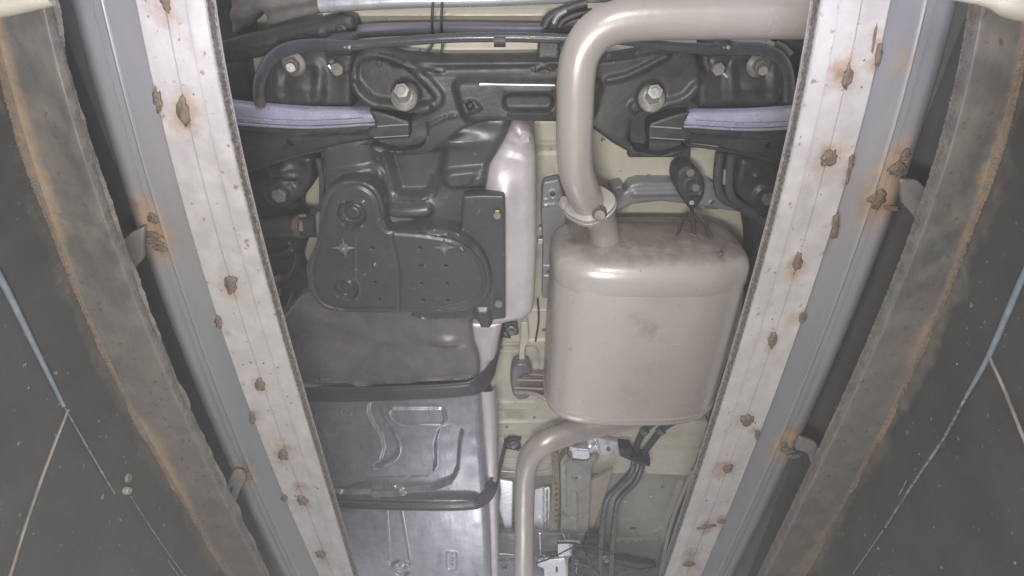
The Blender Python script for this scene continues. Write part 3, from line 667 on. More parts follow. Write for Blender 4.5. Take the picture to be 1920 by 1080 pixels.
bolt(758, 184, ZS - .004, 25, M['boltbright'], t, h=.034, axis=(.06, -.55, -.84)); bolt(1221, 186, ZS - .004, 25, M['boltbright'], t, h=.034, axis=(-.06, -.55, -.84))
sheet('crescent_washer', [(735, 178), (750, 190), (770, 192), (788, 186), (800, 176), (796, 188), (770, 198), (745, 196)], ZS - .001, BK, t, thick=.006, res=.003, edge=.001, rnd=3)
for x, y in ((712, 118), (690, 172), (765, 118), (705, 98), (1142, 105), (1195, 100)): bolt(x, y, ZS, 7, BK, t, washer=False, name='rivet')
sheet('rail_plate', [(500, 108), (540, 92), (620, 85), (660, 95), (660, 205), (500, 205), (486, 160)], ZS + .06, BK, t, thick=.05, res=.006, edge=.01, feats=[('rim', [(520, 118), (600, 118), (600, 190), (520, 190)], .003, .006, .01, 16), ('gauss', (565, 165), (.03, .02), .01), ('noise', 20, .006)])
sheet('rail_plate', [(1300, 95), (1380, 85), (1460, 95), (1482, 130), (1486, 205), (1310, 205)], ZS + .06, BK, t, thick=.05, res=.006, edge=.01, feats=[('rim', [(1370, 108), (1450, 108), (1450, 190), (1370, 190)], .003, .006, .01, 16), ('gauss', (1410, 165), (.03, .02), .01), ('noise', 20, .006)])
bolt(552, 120, ZS + .05, 22, M['brown2'] if 'brown2' in M else M.setdefault('brown2', mat('greasy_zinc', (.22, .21, .18), (.14, .13, .12), .5, .3, 60, .5, 300)), t, stud=False)
tubep('stud', [(548, 120, ZS + .05), (545, 127, ZS + .012)], .007, M['boltm'], t, sm=False, seg=12)
bolt(1421, 122, ZS + .05, 22, M['brown2'], t); tubep('stud', [(1424, 122, ZS + .05), (1431, 133, ZS + .012)], .007, M['boltm'], t, sm=False, seg=12)
tubep('fold_glint', [(902, 158, ZS - .014), (916, 158, ZS - .014), (1040, 160, ZS - .014)], .0016, M['alubright'], t, sm=False, seg=8)  # bright rod stands in for the reflection along the fold
tubep('fold_glint_tip', [(899, 158, ZS - .0145), (914, 158, ZS - .0145)], .0024, M['alubright'], t, sm=False, seg=8)
# ================================================================== control arms
def roll(name, L, R, z, depth, m, parent, rows=60, cols=20, rollr=.5):
    """sheet between two pixel curves whose cross section bulges towards the viewer"""
    A = catmull(L, 8); B = catmull(R, 8); V = []; rows = min(len(A), len(B))
    for j in range(rows):
        a = A[int(j * (len(A) - 1) / (rows - 1))]; b = B[int(j * (len(B) - 1) / (rows - 1))]
        za = a[2] if len(a) > 2 else z
        pa, pb = P(a[0], a[1], za), P(b[0], b[1], za)
        for k in range(cols + 1):
            s = k / cols; p = pa.lerp(pb, s); q = abs(2 * s - 1); h = (1 - q ** 3.2) ** (1 / 2.2) if q < 1 else 0
            V.append((p.x, p.y, p.z + depth * (1 - h)))
    n = cols + 1
    Fc = [(j * n + k, (j + 1) * n + k, (j + 1) * n + k + 1, j * n + k + 1) for j in range(rows - 1) for k in range(cols)]
    return link(name, V, Fc, m, parent)

ZA = .955
def arm(lab, sx):
    f = (lambda x: x) if sx > 0 else (lambda x: 1985 - x)
    t = thing('control_arm', lab, 'control arm', P(f(600), 240, ZA), 'violet grey control arms')
    dy = 0 if sx > 0 else 4
    g = lambda L: [(f(x), y + dy) for x, y in L]
    sheet('arm_shell', g([(380, 215), (450, 222), (560, 228), (640, 224), (690, 218), (735, 222), (768, 231), (769, 260), (700, 264), (640, 272), (560, 292), (480, 316), (380, 345)]), ZA, M['black'], t, thick=.045, res=.003, edge=.006, rnd=4, feats=[
        ('line', g([(380, 240), (450, 246), (560, 250), (640, 248), (775, 240)]), .0012, .004, .003, 1),
        ('gauss', f and (f(545), 258 + dy), (.02, .012), .006), ('circ', (f(543), 267 + dy), .0042, -.012, .002), ('noise', 20, .003)])
    up = g([(380, 182), (440, 194), (560, 204), (640, 206), (680, 206), (704, 210), (735, 222)]); lo_ = g([(380, 232), (440, 239), (560, 246), (640, 244), (680, 241), (704, 239), (735, 237)])
    if sx < 0: up, lo_ = up, lo_
    roll('arm_bar', [(x, y, ZA - .004) for x, y in up], [(x, y, ZA - .012) for x, y in lo_], 0, .022, M['arm'], t, cols=26)
    sheet('tip_fade_cap', g([(690, 205), (716, 210), (768, 228), (769, 260), (700, 264), (684, 250), (704, 232)]), ZA - .024, M['black'], t, thick=.03, res=.003, edge=.004, rnd=6)  # black cap added over the tip, where the sheen fades to dark
    tubep('ridge', [(x, y, ZA - .025) for x, y in g([(708, 237), (735, 235), (766, 233)])], .0014, M['bracket'], t, seg=8)
    tubep('ridge', [(x, y, ZA - .024) for x, y in g([(702, 258), (735, 256), (766, 254)])], .0010, M['bracket'], t, seg=8)
    if 'armglint' not in M: M['armglint'] = mat('arm_edge_highlight', (.62, .61, .72), (.5, .49, .6), .2, .6, 30, .1, 200)  # highlight along the arm edge, painted as a bright colour
    tubep('highlight_bead', [(x, y - 7, ZA - .020) for x, y in lo_[:-2]] + [(lo_[-1][0], lo_[-1][1] - 4, ZA - .022)], .0022, M['armglint'], t, seg=10)
    tubep('bar_bead', [(x, y - 18, ZA - .016) for x, y in lo_[:-2]], .0016, M['arm'], t, seg=8)
    tubep('arm_lip', [(x, y, ZA + .004) for x, y in g([(400, 336), (480, 315), (560, 291), (640, 275), (700, 267)])], .003, M['black'], t, seg=10)
    return t
arm('dark glossy control arm with violet sheen in its colour, running out to the left rail', 1)
arm('dark glossy control arm with violet sheen in its colour, running out to the right rail behind the muffler', -1)
# ================================================================== stabiliser bar with clamps
t = thing('stabiliser_bar', 'thin black stabiliser bar arching across above the subframe', 'stabiliser bar', P(960, 74, .9))
zb = .89
tubep('bar', [(487, 190, .96), (486, 165, .95), (492, 138, .94), (512, 108, .92), (545, 90, .91), (600, 84, .90), (650, 86, zb), (690, 83, zb), (760, 77, zb), (850, 71, zb), (960, 70, zb), (1060, 73, zb), (1150, 74, zb), (1230, 84, zb), (1290, 90, zb), (1350, 92, .90), (1420, 92, .91), (1460, 108, .92), (1476, 140, .94), (1478, 185, .96)],
      [.0095, .0095, .0095, .0095, .0095, .009, .008, .007, .0068, .0068, .0068, .0068, .0068, .0068, .0075, .009, .0095, .0095, .0095, .0095], mat('glossy_black_bar', (.05, .05, .055), (.06, .06, .065), .25, 0, 20, .08, 200), t, seg=16, n=6)
for x0, lab in ((636, None), (1344, None)):
    cl = sheet('clamp', [(x0 - 26, 70), (x0 + 26, 66), (x0 + 26, 112), (x0 + 18, 140), (x0 - 20, 140), (x0 - 26, 118)], .905, M['black'], t, thick=.04, res=.004, edge=.006, feats=[('line', [(x0 - 26, 88), (x0 + 26, 86)], .008, .012, .006), ('line', [(x0 - 12, 66), (x0 - 12, 115)], .0015, -.004, .003)])
    bolt(x0 + (-2 if x0 < 900 else 0), 128, .90, 14, M['brown2'], cl, washer=False)
    lathe('clip', P(x0 + 20, 88, .885), [(.003, 0), (.003, .006), (.0015, .007)], M['boltm'], cl)
    lathe('clip', P(x0 + 12, 88, .885), [(.002, 0), (.002, .005), (.001, .006)], M['boltm'], cl)
tubep('locating_tab', [(616, 122, .895), (622, 131, .895)], .0025, M['white'], t, sm=False, seg=8)
tubep('locating_tab', [(1356, 137, .895), (1364, 144, .895)], .002, M['white'], t, sm=False, seg=8)
sheet('drop_clip', [(1010, 66), (1050, 66), (1050, 112), (1008, 112)], .90, M['black'], t, thick=.02, res=.004, edge=.003)
tubep('bar_boss', [(926, 76, zb), (948, 76, zb)], .009, M['black'], t, sm=False)
# link at the left end with a brownish boot
t = thing('drop_link', 'dark drop link with a reddish boot where the bar ends at the left control arm', 'drop link', P(487, 190, .95))
tubep('boot', [(487, 180, .955), (488, 198, .955)], .0085, mat('reddish_boot', (.11, .06, .06), (.08, .05, .05), .6), t, sm=False)
# black hoses/arm behind the bar
t = thing('lateral_link', 'dark lateral link rising to the upper left behind the stabiliser bar', 'suspension link', P(560, 60, 1.0))
sheet('link_shell', [(380, 88), (440, 70), (520, 52), (590, 38), (640, 24), (662, 30), (668, 55), (650, 74), (590, 84), (520, 102), (440, 118), (380, 128)], 1.0, M['black'], t, thick=.03, res=.005, edge=.010, feats=[('line', [(440, 96), (520, 76), (600, 62)], .0015, .005, .004, 1), ('noise', 30, .008)])
bolt(640, 58, .995, 12, M['black'], t)
t = thing('crossing_hose', 'dark hose running across the cream panel just above the stabiliser bar', 'hose', P(900, 56, 1.0))
tubep('hose', [(650, 62, 1.02), (720, 56, 1.02), (850, 54, 1.02), (1000, 56, 1.02), (1060, 54, 1.02), (1200, 50, 1.02)], .0105, M['beamgrey'], t, seg=16)
for xs, lab in (((812, 810, 812, 806, 790), 'left one of two thin curved brake lines hanging over the cream panel'), ((829, 828, 829, 829, 824), 'right one of two thin curved brake lines hanging over the cream panel')):
    t = thing('brake_line', lab, 'brake line', P(xs[0], 50, .98), 'thin brake lines at the top')
    tubep('line', [(x, y, z) for x, y, z in zip(xs, (4, 40, 74, 92, 106), (.985, .985, 1.0, 1.0, 1.0))], .0022, M['black'], t, seg=8)
t = thing('bundled_hose', 'dark bent hose pair beside the bend of the tail pipe at the top', 'hose', P(1050, 40, .96))
tubep('hose', [(1020, 52, .97), (1032, 32, .97), (1060, 18, .97), (1100, 6, .97)], .008, M['black'], t)
tubep('hose', [(1048, 52, .97), (1055, 40, .97), (1075, 30, .97), (1110, 22, .97)], .006, M['black'], t)
tubep('hose_sheath', [(1038, 44, .962), (1046, 30, .962), (1062, 20, .962)], .004, M['bracket'], t)
# right upper links
t = thing('lateral_link', 'dark lateral link below the tail pipe at the upper right rail', 'suspension link', P(1420, 90, .98))
sheet('link_shell', [(1290, 64), (1400, 66), (1450, 76), (1490, 96), (1540, 120), (1540, 60), (1300, 50)], .99, M['black'], t, thick=.03, res=.006, edge=.008, feats=[('line', [(1310, 74), (1420, 78), (1480, 108)], .002, .006, .005, 1)])
tubep('spring_rod', [(1455, 82, .96), (1470, 90, .96), (1482, 102, .96)], .005, M['brown2'], t)
# ================================================================== fuel tank
ZT = .97
t = thing('fuel_tank', 'big dark grey fuel tank with pressed crescent and channel shapes, held by two steel straps', 'fuel tank', P(760, 800, ZT))
PL = M['plastic']
sheet('tank_shell', [(540, 735), (560, 728), (902, 728), (906, 820), (914, 940), (920, 1110), (640, 1110), (600, 960), (540, 800)], ZT, M['tank'], t, thick=.09, res=0.0028, edge=.018, rnd=6, feats=[
    ('rim', [(729, 764), (834, 764), (837, 794), (745, 796), (728, 780)], .0016, .0038, .003, 10), ('poly', [(729, 764), (834, 764), (837, 794), (745, 796), (728, 780)], .003, .004, 10),
    ('poly', [(693, 755), (716, 757), (716, 780), (728, 800), (745, 822), (750, 845), (738, 862), (712, 876), (696, 877), (714, 862), (720, 842), (716, 818), (700, 795), (690, 772)], -.006, .004, 4),
    ('line', [(722, 798), (744, 822), (748, 846), (735, 864), (700, 878)], .0015, .0035, .003, 1),
    ('poly', [(824, 805), (850, 796), (868, 806), (862, 830), (858, 882), (845, 905), (810, 918), (740, 924), (690, 926), (640, 926), (612, 915), (640, 914), (668, 904), (700, 896), (800, 894), (816, 884), (816, 830)], -.014, .007, 5),
    ('line', [(640, 914), (668, 903), (700, 895), (800, 893), (814, 885), (817, 840)], .0006, .0035, .002),
    ('poly', [(694, 920), (740, 916), (764, 926), (700, 930)], .008, .006, 4),
    ('line', [(724, 955), (730, 1050)], .0012, .004, .002), ('line', [(752, 955), (768, 1050)], .0012, .004, .002), ('poly', [(724, 955), (752, 955), (770, 1060), (730, 1060)], -.003, .003, 2),
    ('circ', (753, 1063), .026, .007, .004), ('circ', (753, 1058), .012, -.002, .003), ('circ', (753, 1058), .005, .002, .001), ('circ', (755, 1072), .018, -.008, .006),
    ('rim', [(838, 1034), (857, 1034), (857, 1068), (838, 1068)], .0007, .0022, .0015, 6),
    ('circ', (652, 775), .014, -.0012, .002), ('circ', (652, 775), .009, .0012, .002),
    ('gauss', (640, 830), (.06, .08), -.006), ('noise', 7, .003), ('noise', 30, .0012)])
# embossed characters on the tank bottom (not legible in the picture: small strokes)
for i, y in enumerate((1040, 1046, 1052, 1058)):
    tubep('embossed_mark', [(845, y, ZT - .002), (851, y + (2 if i % 2 else 0), ZT - .002)], .0009, M['tank'], t, sm=False, seg=6)
for i in range(7):
    tubep('embossed_mark', [(672 + i * 6 + (i % 2) * 3, 1042 + (i % 3) * 8, ZT - .001), (676 + i * 6, 1049 + (i % 3) * 8, ZT - .001)], .0009, M['tank'], t, sm=False, seg=6)
sheet('mid_shell', [(524, 604), (560, 560), (600, 540), (760, 560), (885, 590), (884, 615), (888, 650), (899, 680), (899, 706), (880, 716), (800, 720), (720, 722), (640, 724), (566, 722), (545, 690)], ZT - .035, M['tankdark'], t, thick=.09, res=0.004, edge=.012, rnd=6, feats=[
    ('gauss', (700, 640), (.13, .055), -.010), ('gauss', (835, 640), (.035, .014), .012), ('gauss', (820, 665), (.06, .02), -.008), ('gauss', (620, 600), (.1, .03), .006),
    ('poly', [(660, 722), (672, 718), (690, 717), (700, 724)], .006, .004, 3),
    ('rim', [(601, 705), (626, 705), (626, 712), (601, 712)], .0008, .003, .002, 4), ('line', [(560, 716), (650, 718), (700, 722), (890, 706)], .0015, .004, .003), ('noise', 9, .004)])
# straps
def strap(path, w, zs, bl, lab=None):
    """flat band with raised edges following a pixel path (x, y, z)"""
    pts = catmull([np.array(P(*p)) for p in path], 8); V = []; n = 15; z_0 = pts[30][2]
    for i, p in enumerate(pts):
        a = pts[max(i - 1, 0)]; b = pts[min(i + 1, len(pts) - 1)]; d = Vector(b - a).normalized(); view = Vector((0, 0, -1)).lerp(Vector((1, 0, -.25)), float(sst(np.array((p[2] - z_0) / .07))))
        s = d.cross(view).normalized(); up = s.cross(d).normalized()
        if up.dot(view) < 0: up = -up
        for k in range(n):
            q = k / (n - 1) * 2 - 1; h = .0022 * sst(np.array((abs(q) - .5) / .15)) - .0022 * sst(np.array((abs(q) - .85) / .12))
            V.append(tuple(Vector(p) + s * q * w + up * float(h)))
    Fc = [(i * n + k, (i + 1) * n + k, (i + 1) * n + k + 1, i * n + k + 1) for i in range(len(pts) - 1) for k in range(n - 1)]
    o = link('strap', V, Fc, M['strap'], t, label=lab, flatangle=math.radians(60))
    md = o.modifiers.new('thickness', 'SOLIDIFY'); md.thickness = .0025; md.offset = 0
    return o
M['strap'] = mat('charcoal_strap_steel', (.048, .048, .053), (.062, .06, .066), .32, .1, 12, .12, 200)
st1 = strap([(500, 740, .925), (600, 740, .922), (720, 738, .922), (860, 731, .922), (895, 722, .93), (918, 698, .96), (930, 665, 1.0), (936, 640, 1.04), (942, 618, 1.07), (958, 617, 1.08)], .0215, 0, None)
sheet('strap_foot', [(938, 608), (970, 605), (973, 628), (946, 631)], 1.075, M['strap'], st1, thick=.004, res=.004, edge=.0015, rnd=3)
bolt(959, 619, 1.073, 10, M['boltm'], st1)
st2 = strap([(560, 940, .955), (640, 944, .953), (760, 948, .953), (870, 948, .953), (905, 938, .965), (925, 905, .99), (938, 870, 1.03), (944, 845, 1.07), (950, 830, 1.09), (975, 832, 1.10)], .019, 0, None)
sheet('strap_foot', [(944, 824), (975, 823), (978, 842), (948, 843)], 1.095, M['strap'], st2, thick=.004, res=.004, edge=.0015, rnd=3)
bolt(963, 833, 1.092, 8, M['boltm'], st2)
# seam flange / guard along the right flank of the tank
t = thing('side_heat_shield', 'pale pinkish aluminium heat shield strip folded along the right flank of the fuel tank', 'heat shield', P(915, 900, 1.0))
roll('lower_guard', [(893, 735, .985), (900, 800, .985), (908, 900, .99), (914, 1000, .995), (918, 1110, 1.0)], [(929, 735, .985), (933, 800, .985), (934, 900, .99), (935, 1000, .995), (936, 1110, 1.0)], 0, .03, M['alu'], t)
sheet('guard_skirt', [(908, 930), (914, 930), (922, 1110), (912, 1110)], .99, M['tankdark'], t, thick=.03, res=.004, edge=.002, rnd=0)
sheet('middle_guard', [(880, 606), (944, 606), (936, 640), (930, 672), (915, 706), (905, 735), (893, 735), (897, 700), (890, 668), (880, 640), (877, 620)], ZT - .005, M['alu'], t, thick=.06, res=.004, edge=.016, rnd=4, feats=[('gauss', (905, 650), (.015, .03), .004)])
sheet('upper_guard', [(958, 229), (978, 226), (996, 240), (1002, 262), (1006, 300), (1007, 400), (1006, 500), (1003, 560), (1000, 590), (985, 604), (940, 614), (905, 618), (905, 360), (908, 330), (918, 305), (932, 282), (944, 262)], .955, M['alu'], t, thick=.07, res=.004, edge=.022, rnd=5, feats=[
    ('gauss', (946, 362), (.024, .030), .013), ('line', [(966, 232), (990, 262)], .003, .006, .008), ('noise', 14, .006), ('line', [(940, 275), (1000, 290)], .004, -.004, .012)])
# ================================================================== charcoal canister cover beside the tank
t = thing('canister_cover', 'black moulded plastic cover with round wells, rows of small holes and two star shaped retainers', 'plastic cover', P(750, 480, .9))
sheet('upper_shell', [(606, 300), (602, 270), (640, 262), (700, 250), (760, 225), (800, 200), (960, 215), (957, 240), (944, 268), (932, 290), (918, 312), (913, 345), (913, 420), (900, 500), (620, 500), (600, 430), (606, 380)], .955, PL, t, thick=.09, res=0.0035, edge=.014, rnd=10, feats=[
    ('poly', [(722, 285), (836, 285), (812, 366), (742, 366)], -.020, .018, 8), ('line', [(722, 290), (742, 352), (752, 366), (800, 366), (814, 340)], .003, .006, .006, 1),
    ('line', [(640, 338), (700, 330)], .012, .010, .012), ('line', [(850, 335), (905, 330)], .010, .010, .012), ('line', [(740, 392), (800, 390)], .006, .010, .010), ('gauss', (850, 265), (.05, .012), .012),
    ('poly', [(876, 350), (890, 325), (912, 325), (912, 350)], .006, .006, 4), ('gauss', (700, 330), (.02, .05), -.01), ('gauss', (770, 395), (.05, .02), .008), ('noise', 14, .006)])
CO = [(598, 405), (602, 375), (618, 352), (645, 340), (675, 341), (700, 350), (714, 370), (720, 395), (724, 425), (736, 431), (785, 430), (830, 431), (868, 443), (900, 470), (916, 500), (922, 535), (914, 558), (893, 575), (860, 586), (800, 588), (745, 588), (700, 588), (640, 587), (606, 580), (588, 562), (578, 540), (574, 500), (592, 455)]
holes = [('c', x, y, .0030) for x, y in ((698, 464), (787, 464), (703, 529), (790, 497), (790, 531), (794, 563), (836, 498), (838, 531), (840, 563), (711, 562))] + [('p', [(727, 418), (741, 418), (742, 433), (727, 434)], 2)]
sheet('front_panel', CO, .905, PL, t, thick=.05, res=0.0026, edge=.006, smooth=5, holes=holes, feats=[
    ('rim', [(606, 400), (622, 358), (675, 346), (705, 368), (718, 435), (790, 440), (860, 452), (900, 490), (912, 535), (890, 565), (830, 580), (640, 580), (600, 568), (582, 520), (598, 450)], .0010, -.003, .004, 24),
    ('circ', (659, 402), .0215, -.016, .004), ('circ', (659, 404), .010, .006, .006), ('line', [(641, 425), (678, 425)], .0010, .004, .003), ('line', [(645, 382), (680, 380)], .0015, .003, .004),
    ('circ', (649, 543), .0205, -.014, .003), ('circ', (649, 541), .009, .005, .005), ('rim', [(625, 522), (673, 522), (673, 564), (625, 564)], .0008, .0014, .002, 22),
    ('line', [(735, 440), (748, 500), (750, 588)], .0005, -.003, .0015), ('line', [(665, 442), (665, 560)], .0004, .0015, .003),
    ('line', [(745, 427), (790, 427)], .003, .006, .004), ('line', [(795, 418), (840, 414), (875, 432)], .008, .014, .010, 1), ('line', [(800, 437), (850, 442), (885, 462)], .0015, .006, .003, 1),
    ('circ', (702, 497), .003, .004, .002), ('circ', (789, 497), .002, .002, .002), ('circ', (867, 471), .003, .003, .003), ('noise', 12, .003)])
sheet('hole_backing', [(590, 400), (720, 400), (910, 440), (910, 575), (600, 575)], .945, M['void'], t, thick=.005, res=.02, rnd=5)
sheet('side_plate', [(868, 368), (905, 366), (944, 367), (947, 372), (948, 598), (925, 600), (921, 612), (902, 612), (898, 600), (880, 598), (800, 600), (770, 592), (800, 560), (860, 500)], .925, PL, t, thick=.02, res=.005, edge=.003, rnd=4, feats=[
    ('poly', [(890, 578), (918, 578), (920, 612), (900, 612)], .008, .005, 5), ('line', [(770, 592), (820, 601), (895, 602)], .001, .003, .002), ('noise', 12, .002)])
for x, y in ((932, 402), (935, 567)):
    b = bolt(x, y, .923, 9, M['boltm'], t, washer=False)
tubep('yellow_mark', [(929, 396, .917), (936, 396, .917)], .0022, mat('yellow_dab', (.55, .42, .08), (.5, .38, .08), .5), t, sm=False, seg=8)
for (x, y, k) in ((645, 465, 1.0), (833, 464, .92)):
    Vs, Fs = [], []; c = P(x, y, .903); R = 23 * mpp(y, .9) * k
    for i in range(16):
        a = i * math.pi / 8 + math.pi / 2; rr = R if i % 4 == 0 else (R * .42 if i % 2 == 0 else R * .36); Vs.append((c.x + math.cos(a) * rr, c.y + math.sin(a) * rr, c.z + .001))
    n0 = 16
    for i in range(16):
        a = i * math.pi / 8 + math.pi / 2; rr = R * .28; Vs.append((c.x + math.cos(a) * rr, c.y + math.sin(a) * rr, c.z - .005 + (.003 if i % 2 else 0)))
    Fs = [(i, (i + 1) % 16, 16 + (i + 1) % 16, 16 + i) for i in range(16)] + [tuple(range(16, 32))[::-1]]
    o = link('star_retainer', Vs, Fs, M['retainer'] if 'retainer' in M else M.setdefault('retainer', mat('sprung_steel_retainer', (.30, .29, .27), (.20, .19, .18), .3, .4, 40, .3, 300)), t, smooth=False)
    md = o.modifiers.new('thickness', 'SOLIDIFY'); md.thickness = .001
    lathe('retainer_pin', (c.x, c.y, c.z - .003), [(.0045, 0), (.0042, .005), (.0025, .0065)], M['boltm'], o, seg=12)
# ================================================================== exhaust: tail pipe, flange, muffler, front pipe
t = thing('exhaust_system', 'tan steel exhaust: big oval muffler with thick tail pipe curving right and front pipe', 'exhaust', P(1210, 640, .99))
EX = M['pipe']
tubep('tail_pipe', [(1760, 34, .862), (1620, 33, .862), (1500, 32, .862), (1400, 32, .862), (1300, 33, .862), (1200, 36, .862), (1150, 44, .862), (1112, 66, .862), (1088, 104, .862), (1080, 150, .862), (1078, 210, .864), (1077, 270, .868), (1080, 320, .878), (1089, 350, .892), (1099, 372, .910), (1108, 390, .930)], .0285, EX, t, seg=40, n=8)
tubep('muffler_neck', [(1112, 388, .925), (1122, 404, .945), (1130, 425, .962), (1134, 450, .972), (1136, 480, .985)], [.031, .0295, .028, .029, .031], EX, t, seg=36)
tubep('neck_collar', [(1134, 455, .974), (1135, 466, .979), (1136, 476, .984)], [.030, .034, .037], EX, t, seg=36)
tubep('weld_ring', [(1134, 468, .981), (1135, 472, .984)], [.0335, .0335], M['brown'], t, seg=40, sm=False)
# oval flange plates across the joint
def flange(c, ax, R, w, name):
    """oval plate: round hub with two ears, axis ax"""
    ax = Vector(ax).normalized(); e1 = Vector((1, -.12, -.12)); e1 = (e1 - ax * e1.dot(ax)).normalized(); e2 = ax.cross(e1); V = []; n = 48
    for h, k in ((-w, .93), (-w * .8, 1), (w * .8, 1), (w, .93)):
        for i in range(n):
            a = 2 * math.pi * i / n; ca, sa = math.cos(a), math.sin(a)
            rr = R * (1 + .26 * abs(ca) ** 6); V.append(tuple(Vector(c) + ax * h + (e1 * ca + e2 * sa) * rr * k))
    Fc = [(j * n + i, j * n + (i + 1) % n, (j + 1) * n + (i + 1) % n, (j + 1) * n + i) for j in range(3) for i in range(n)] + [tuple(range(n))[::-1], tuple(range(3 * n, 4 * n))]
    return link(name, V, Fc, M['pipe'], t, flatangle=math.radians(40)), e1, ax
fc = P(1104, 381, .918); fax = (.22, .80, .62)
f1, e1, ax = flange(fc, fax, .037, .005, 'flange')
f2, _, _ = flange(fc + Vector(fax).normalized() * .013, fax, .038, .005, 'flange')
for sg in (1,):
    bc = P(1124, 400, .885)
    lathe('flange_bolt', bc, [(.013, -.012), (.013, 0), (.012, .003), (.0105, .005), (.0103, .018), (.009, .021)], M['brown2'], f2, axis=(-.12, -.22, -.95), seg=16)
lathe('flange_bolt', fc + e1 * -.042 - ax * .008, [(.011, -.004), (.011, .006), (.006, .014)], M['pipe'], f2, axis=tuple(-ax), seg=16)
# muffler
Y0, Y1, XL, XR, ZC_, HZ = .500, .925, .080, .464, .998, .121
def muff(ys, scale, name, extra=0.0, dome0=0, dome1=0):
    V = []; n = 96
    for y, sc in zip(ys, scale):
        a = (XR - XL) / 2 * sc[0] + extra; b = HZ * sc[1] + extra; xc = (XL + XR) / 2 - (y - Y0) * .012
        for i in range(n):
            th = 2 * math.pi * i / n; ca, sa = math.cos(th), math.sin(th); e = 2 / 3.3
            V.append((xc + a * math.copysign(abs(ca) ** e, ca), y, ZC_ + CZ + b * math.copysign(abs(sa) ** e, sa)))
    m = len(ys); Fc = [(j * n + i, (j + 1) * n + i, (j + 1) * n + (i + 1) % n, j * n + (i + 1) % n) for j in range(m - 1) for i in range(n)]
    Fc += [tuple(range(n)), tuple(range((m - 1) * n, m * n))[::-1]]
    return V, Fc
seam0, seam1 = .5660, .884
Vm, Fm = muff(list(np.linspace(seam0 - .004, seam1 + .004, 20)), [(1 + .004 * math.sin(q * math.pi), 1 + .012 * math.sin(q * math.pi)) for q in np.linspace(0, 1, 20)], 'muffler')
sc0 = stain_field(np.array(Vm)[:, :2], [(1225, 620, 40, .36), (1190, 590, 35, .3), (1220, 690, 45, .3), (1245, 560, 26, .32), (1180, 740, 50, .26)], .88)
mu = link('muffler', Vm, Fm, M['exhaust'], t, attr=sc0, label='large tan muffler body with faint stains', flatangle=math.radians(50))
def endcap(y_s, y_e, bulge, name):
    """shell from the seam to a rounded, slightly domed end"""
    ys, sc = [], []; R = abs(y_e - y_s); sg = 1 if y_e > y_s else -1; rc = min(.042, R * .9)
    ys.append(y_s); sc.append((1.006, 1.014)); ys.append(y_s + sg * .002); sc.append((1.010, 1.02)); ys.append(y_s + sg * max(.003, R - rc)); sc.append((1.008, 1.015))
    for a in np.linspace(.08, 1, 10):
        q = a * math.pi / 2; ys.append(y_e - sg * rc + sg * rc * math.sin(q)); d = rc * (1 - math.cos(q)) * 1.15; sc.append((1.008 - d / .19, 1.015 - d / HZ))
    b0 = sc[-1]
    for k in np.linspace(.12, .98, 8): ys.append(y_e + sg * bulge * (1 - (1 - k) ** 2)); sc.append((b0[0] * (1 - k), b0[1] * (1 - k)))
    V, Fc = muff(ys, sc, name)
    if sg < 0: Fc = [tuple(reversed(f)) for f in Fc]
    st = None
    Va = np.array(V)
    if sg < 0: st = .9 * np.clip((Y0 + .020 - Va[:, 1]) / .03, 0, 1) 
    else: st = np.zeros(len(V))
    if sg < 0: st = np.maximum(st, 0)
    return link('end_cap', V, Fc, M['exhaust'], mu, attr=st, flatangle=math.radians(45))
endcap(seam0, Y0, .014, 'end_cap'); endcap(seam1, Y1, .012, 'end_cap')
# hanger bracket welded on the end cap
def E(px, py, y=.486):
    v = (540 - py) / F; z = y / ((s_ - v * c_) / (c_ + v * s_)); return P(px, py, z)
hb = tube('hanger_hook', [P(1297, 380, 1.0), E(1297, 392, .475), E(1300, 415, .482), E(1301, 440, .490)], .0045, M['brown'], t, seg=10)
tube('hook_leg', [E(1290, 398, .478), E(1278, 416), E(1272, 436, .488), E(1266, 446, .492)], .0036, M['brown'], hb, seg=8)
tube('hook_leg', [E(1304, 398, .478), E(1320, 416), E(1328, 434, .488), E(1334, 448, .492)], .0036, M['brown'], hb, seg=8)
tube('hook_leg', [E(1268, 430, .490), E(1288, 436, .488), E(1308, 444, .490)], .0028, M['brown'], hb, seg=8)
lathe('drain_pip', P(1351, 477, .905), [(.004, 0), (.004, .004), (.002, .005)], M['brown'], mu, axis=(0, -.6, -.8))
# front pipe
tubep('front_pipe', [(1215, 770, 1.0), (1160, 785, .99), (1100, 800, .975), (1060, 813, .955), (1020, 830, .935), (996, 852, .93), (986, 885, .93), (984, 930, .93), (983, 1000, .93), (982, 1060, .93), (982, 1120, .93), (982, 1180, .93)],
      [.032, .032, .031, .030, .029, .0275, .026, .0255, .0255, .0255, .0255, .0255], EX, t, seg=36)
hb2 = tubep('side_hanger', [(966, 735, 1.02), (1000, 738, .99), (1022, 748, .97), (1040, 752, .97)], .005, M['pipe'], t, seg=10)
for a, b in (((970, 712, 1.03), (1045, 714, 1.0)), ((966, 727, 1.02), (1040, 730, .99)), ((994, 702, 1.04), (1045, 704, 1.0))):
    tubep('hanger_rod', [a, b], .0028, M['pipe'], hb2, sm=False, seg=10)
sheet('hanger_plate', [(975, 708), (1046, 706), (1046, 740), (1010, 742), (978, 728)], 1.045, M['brown'], hb2, thick=.01, res=.004, edge=.002, rnd=3)
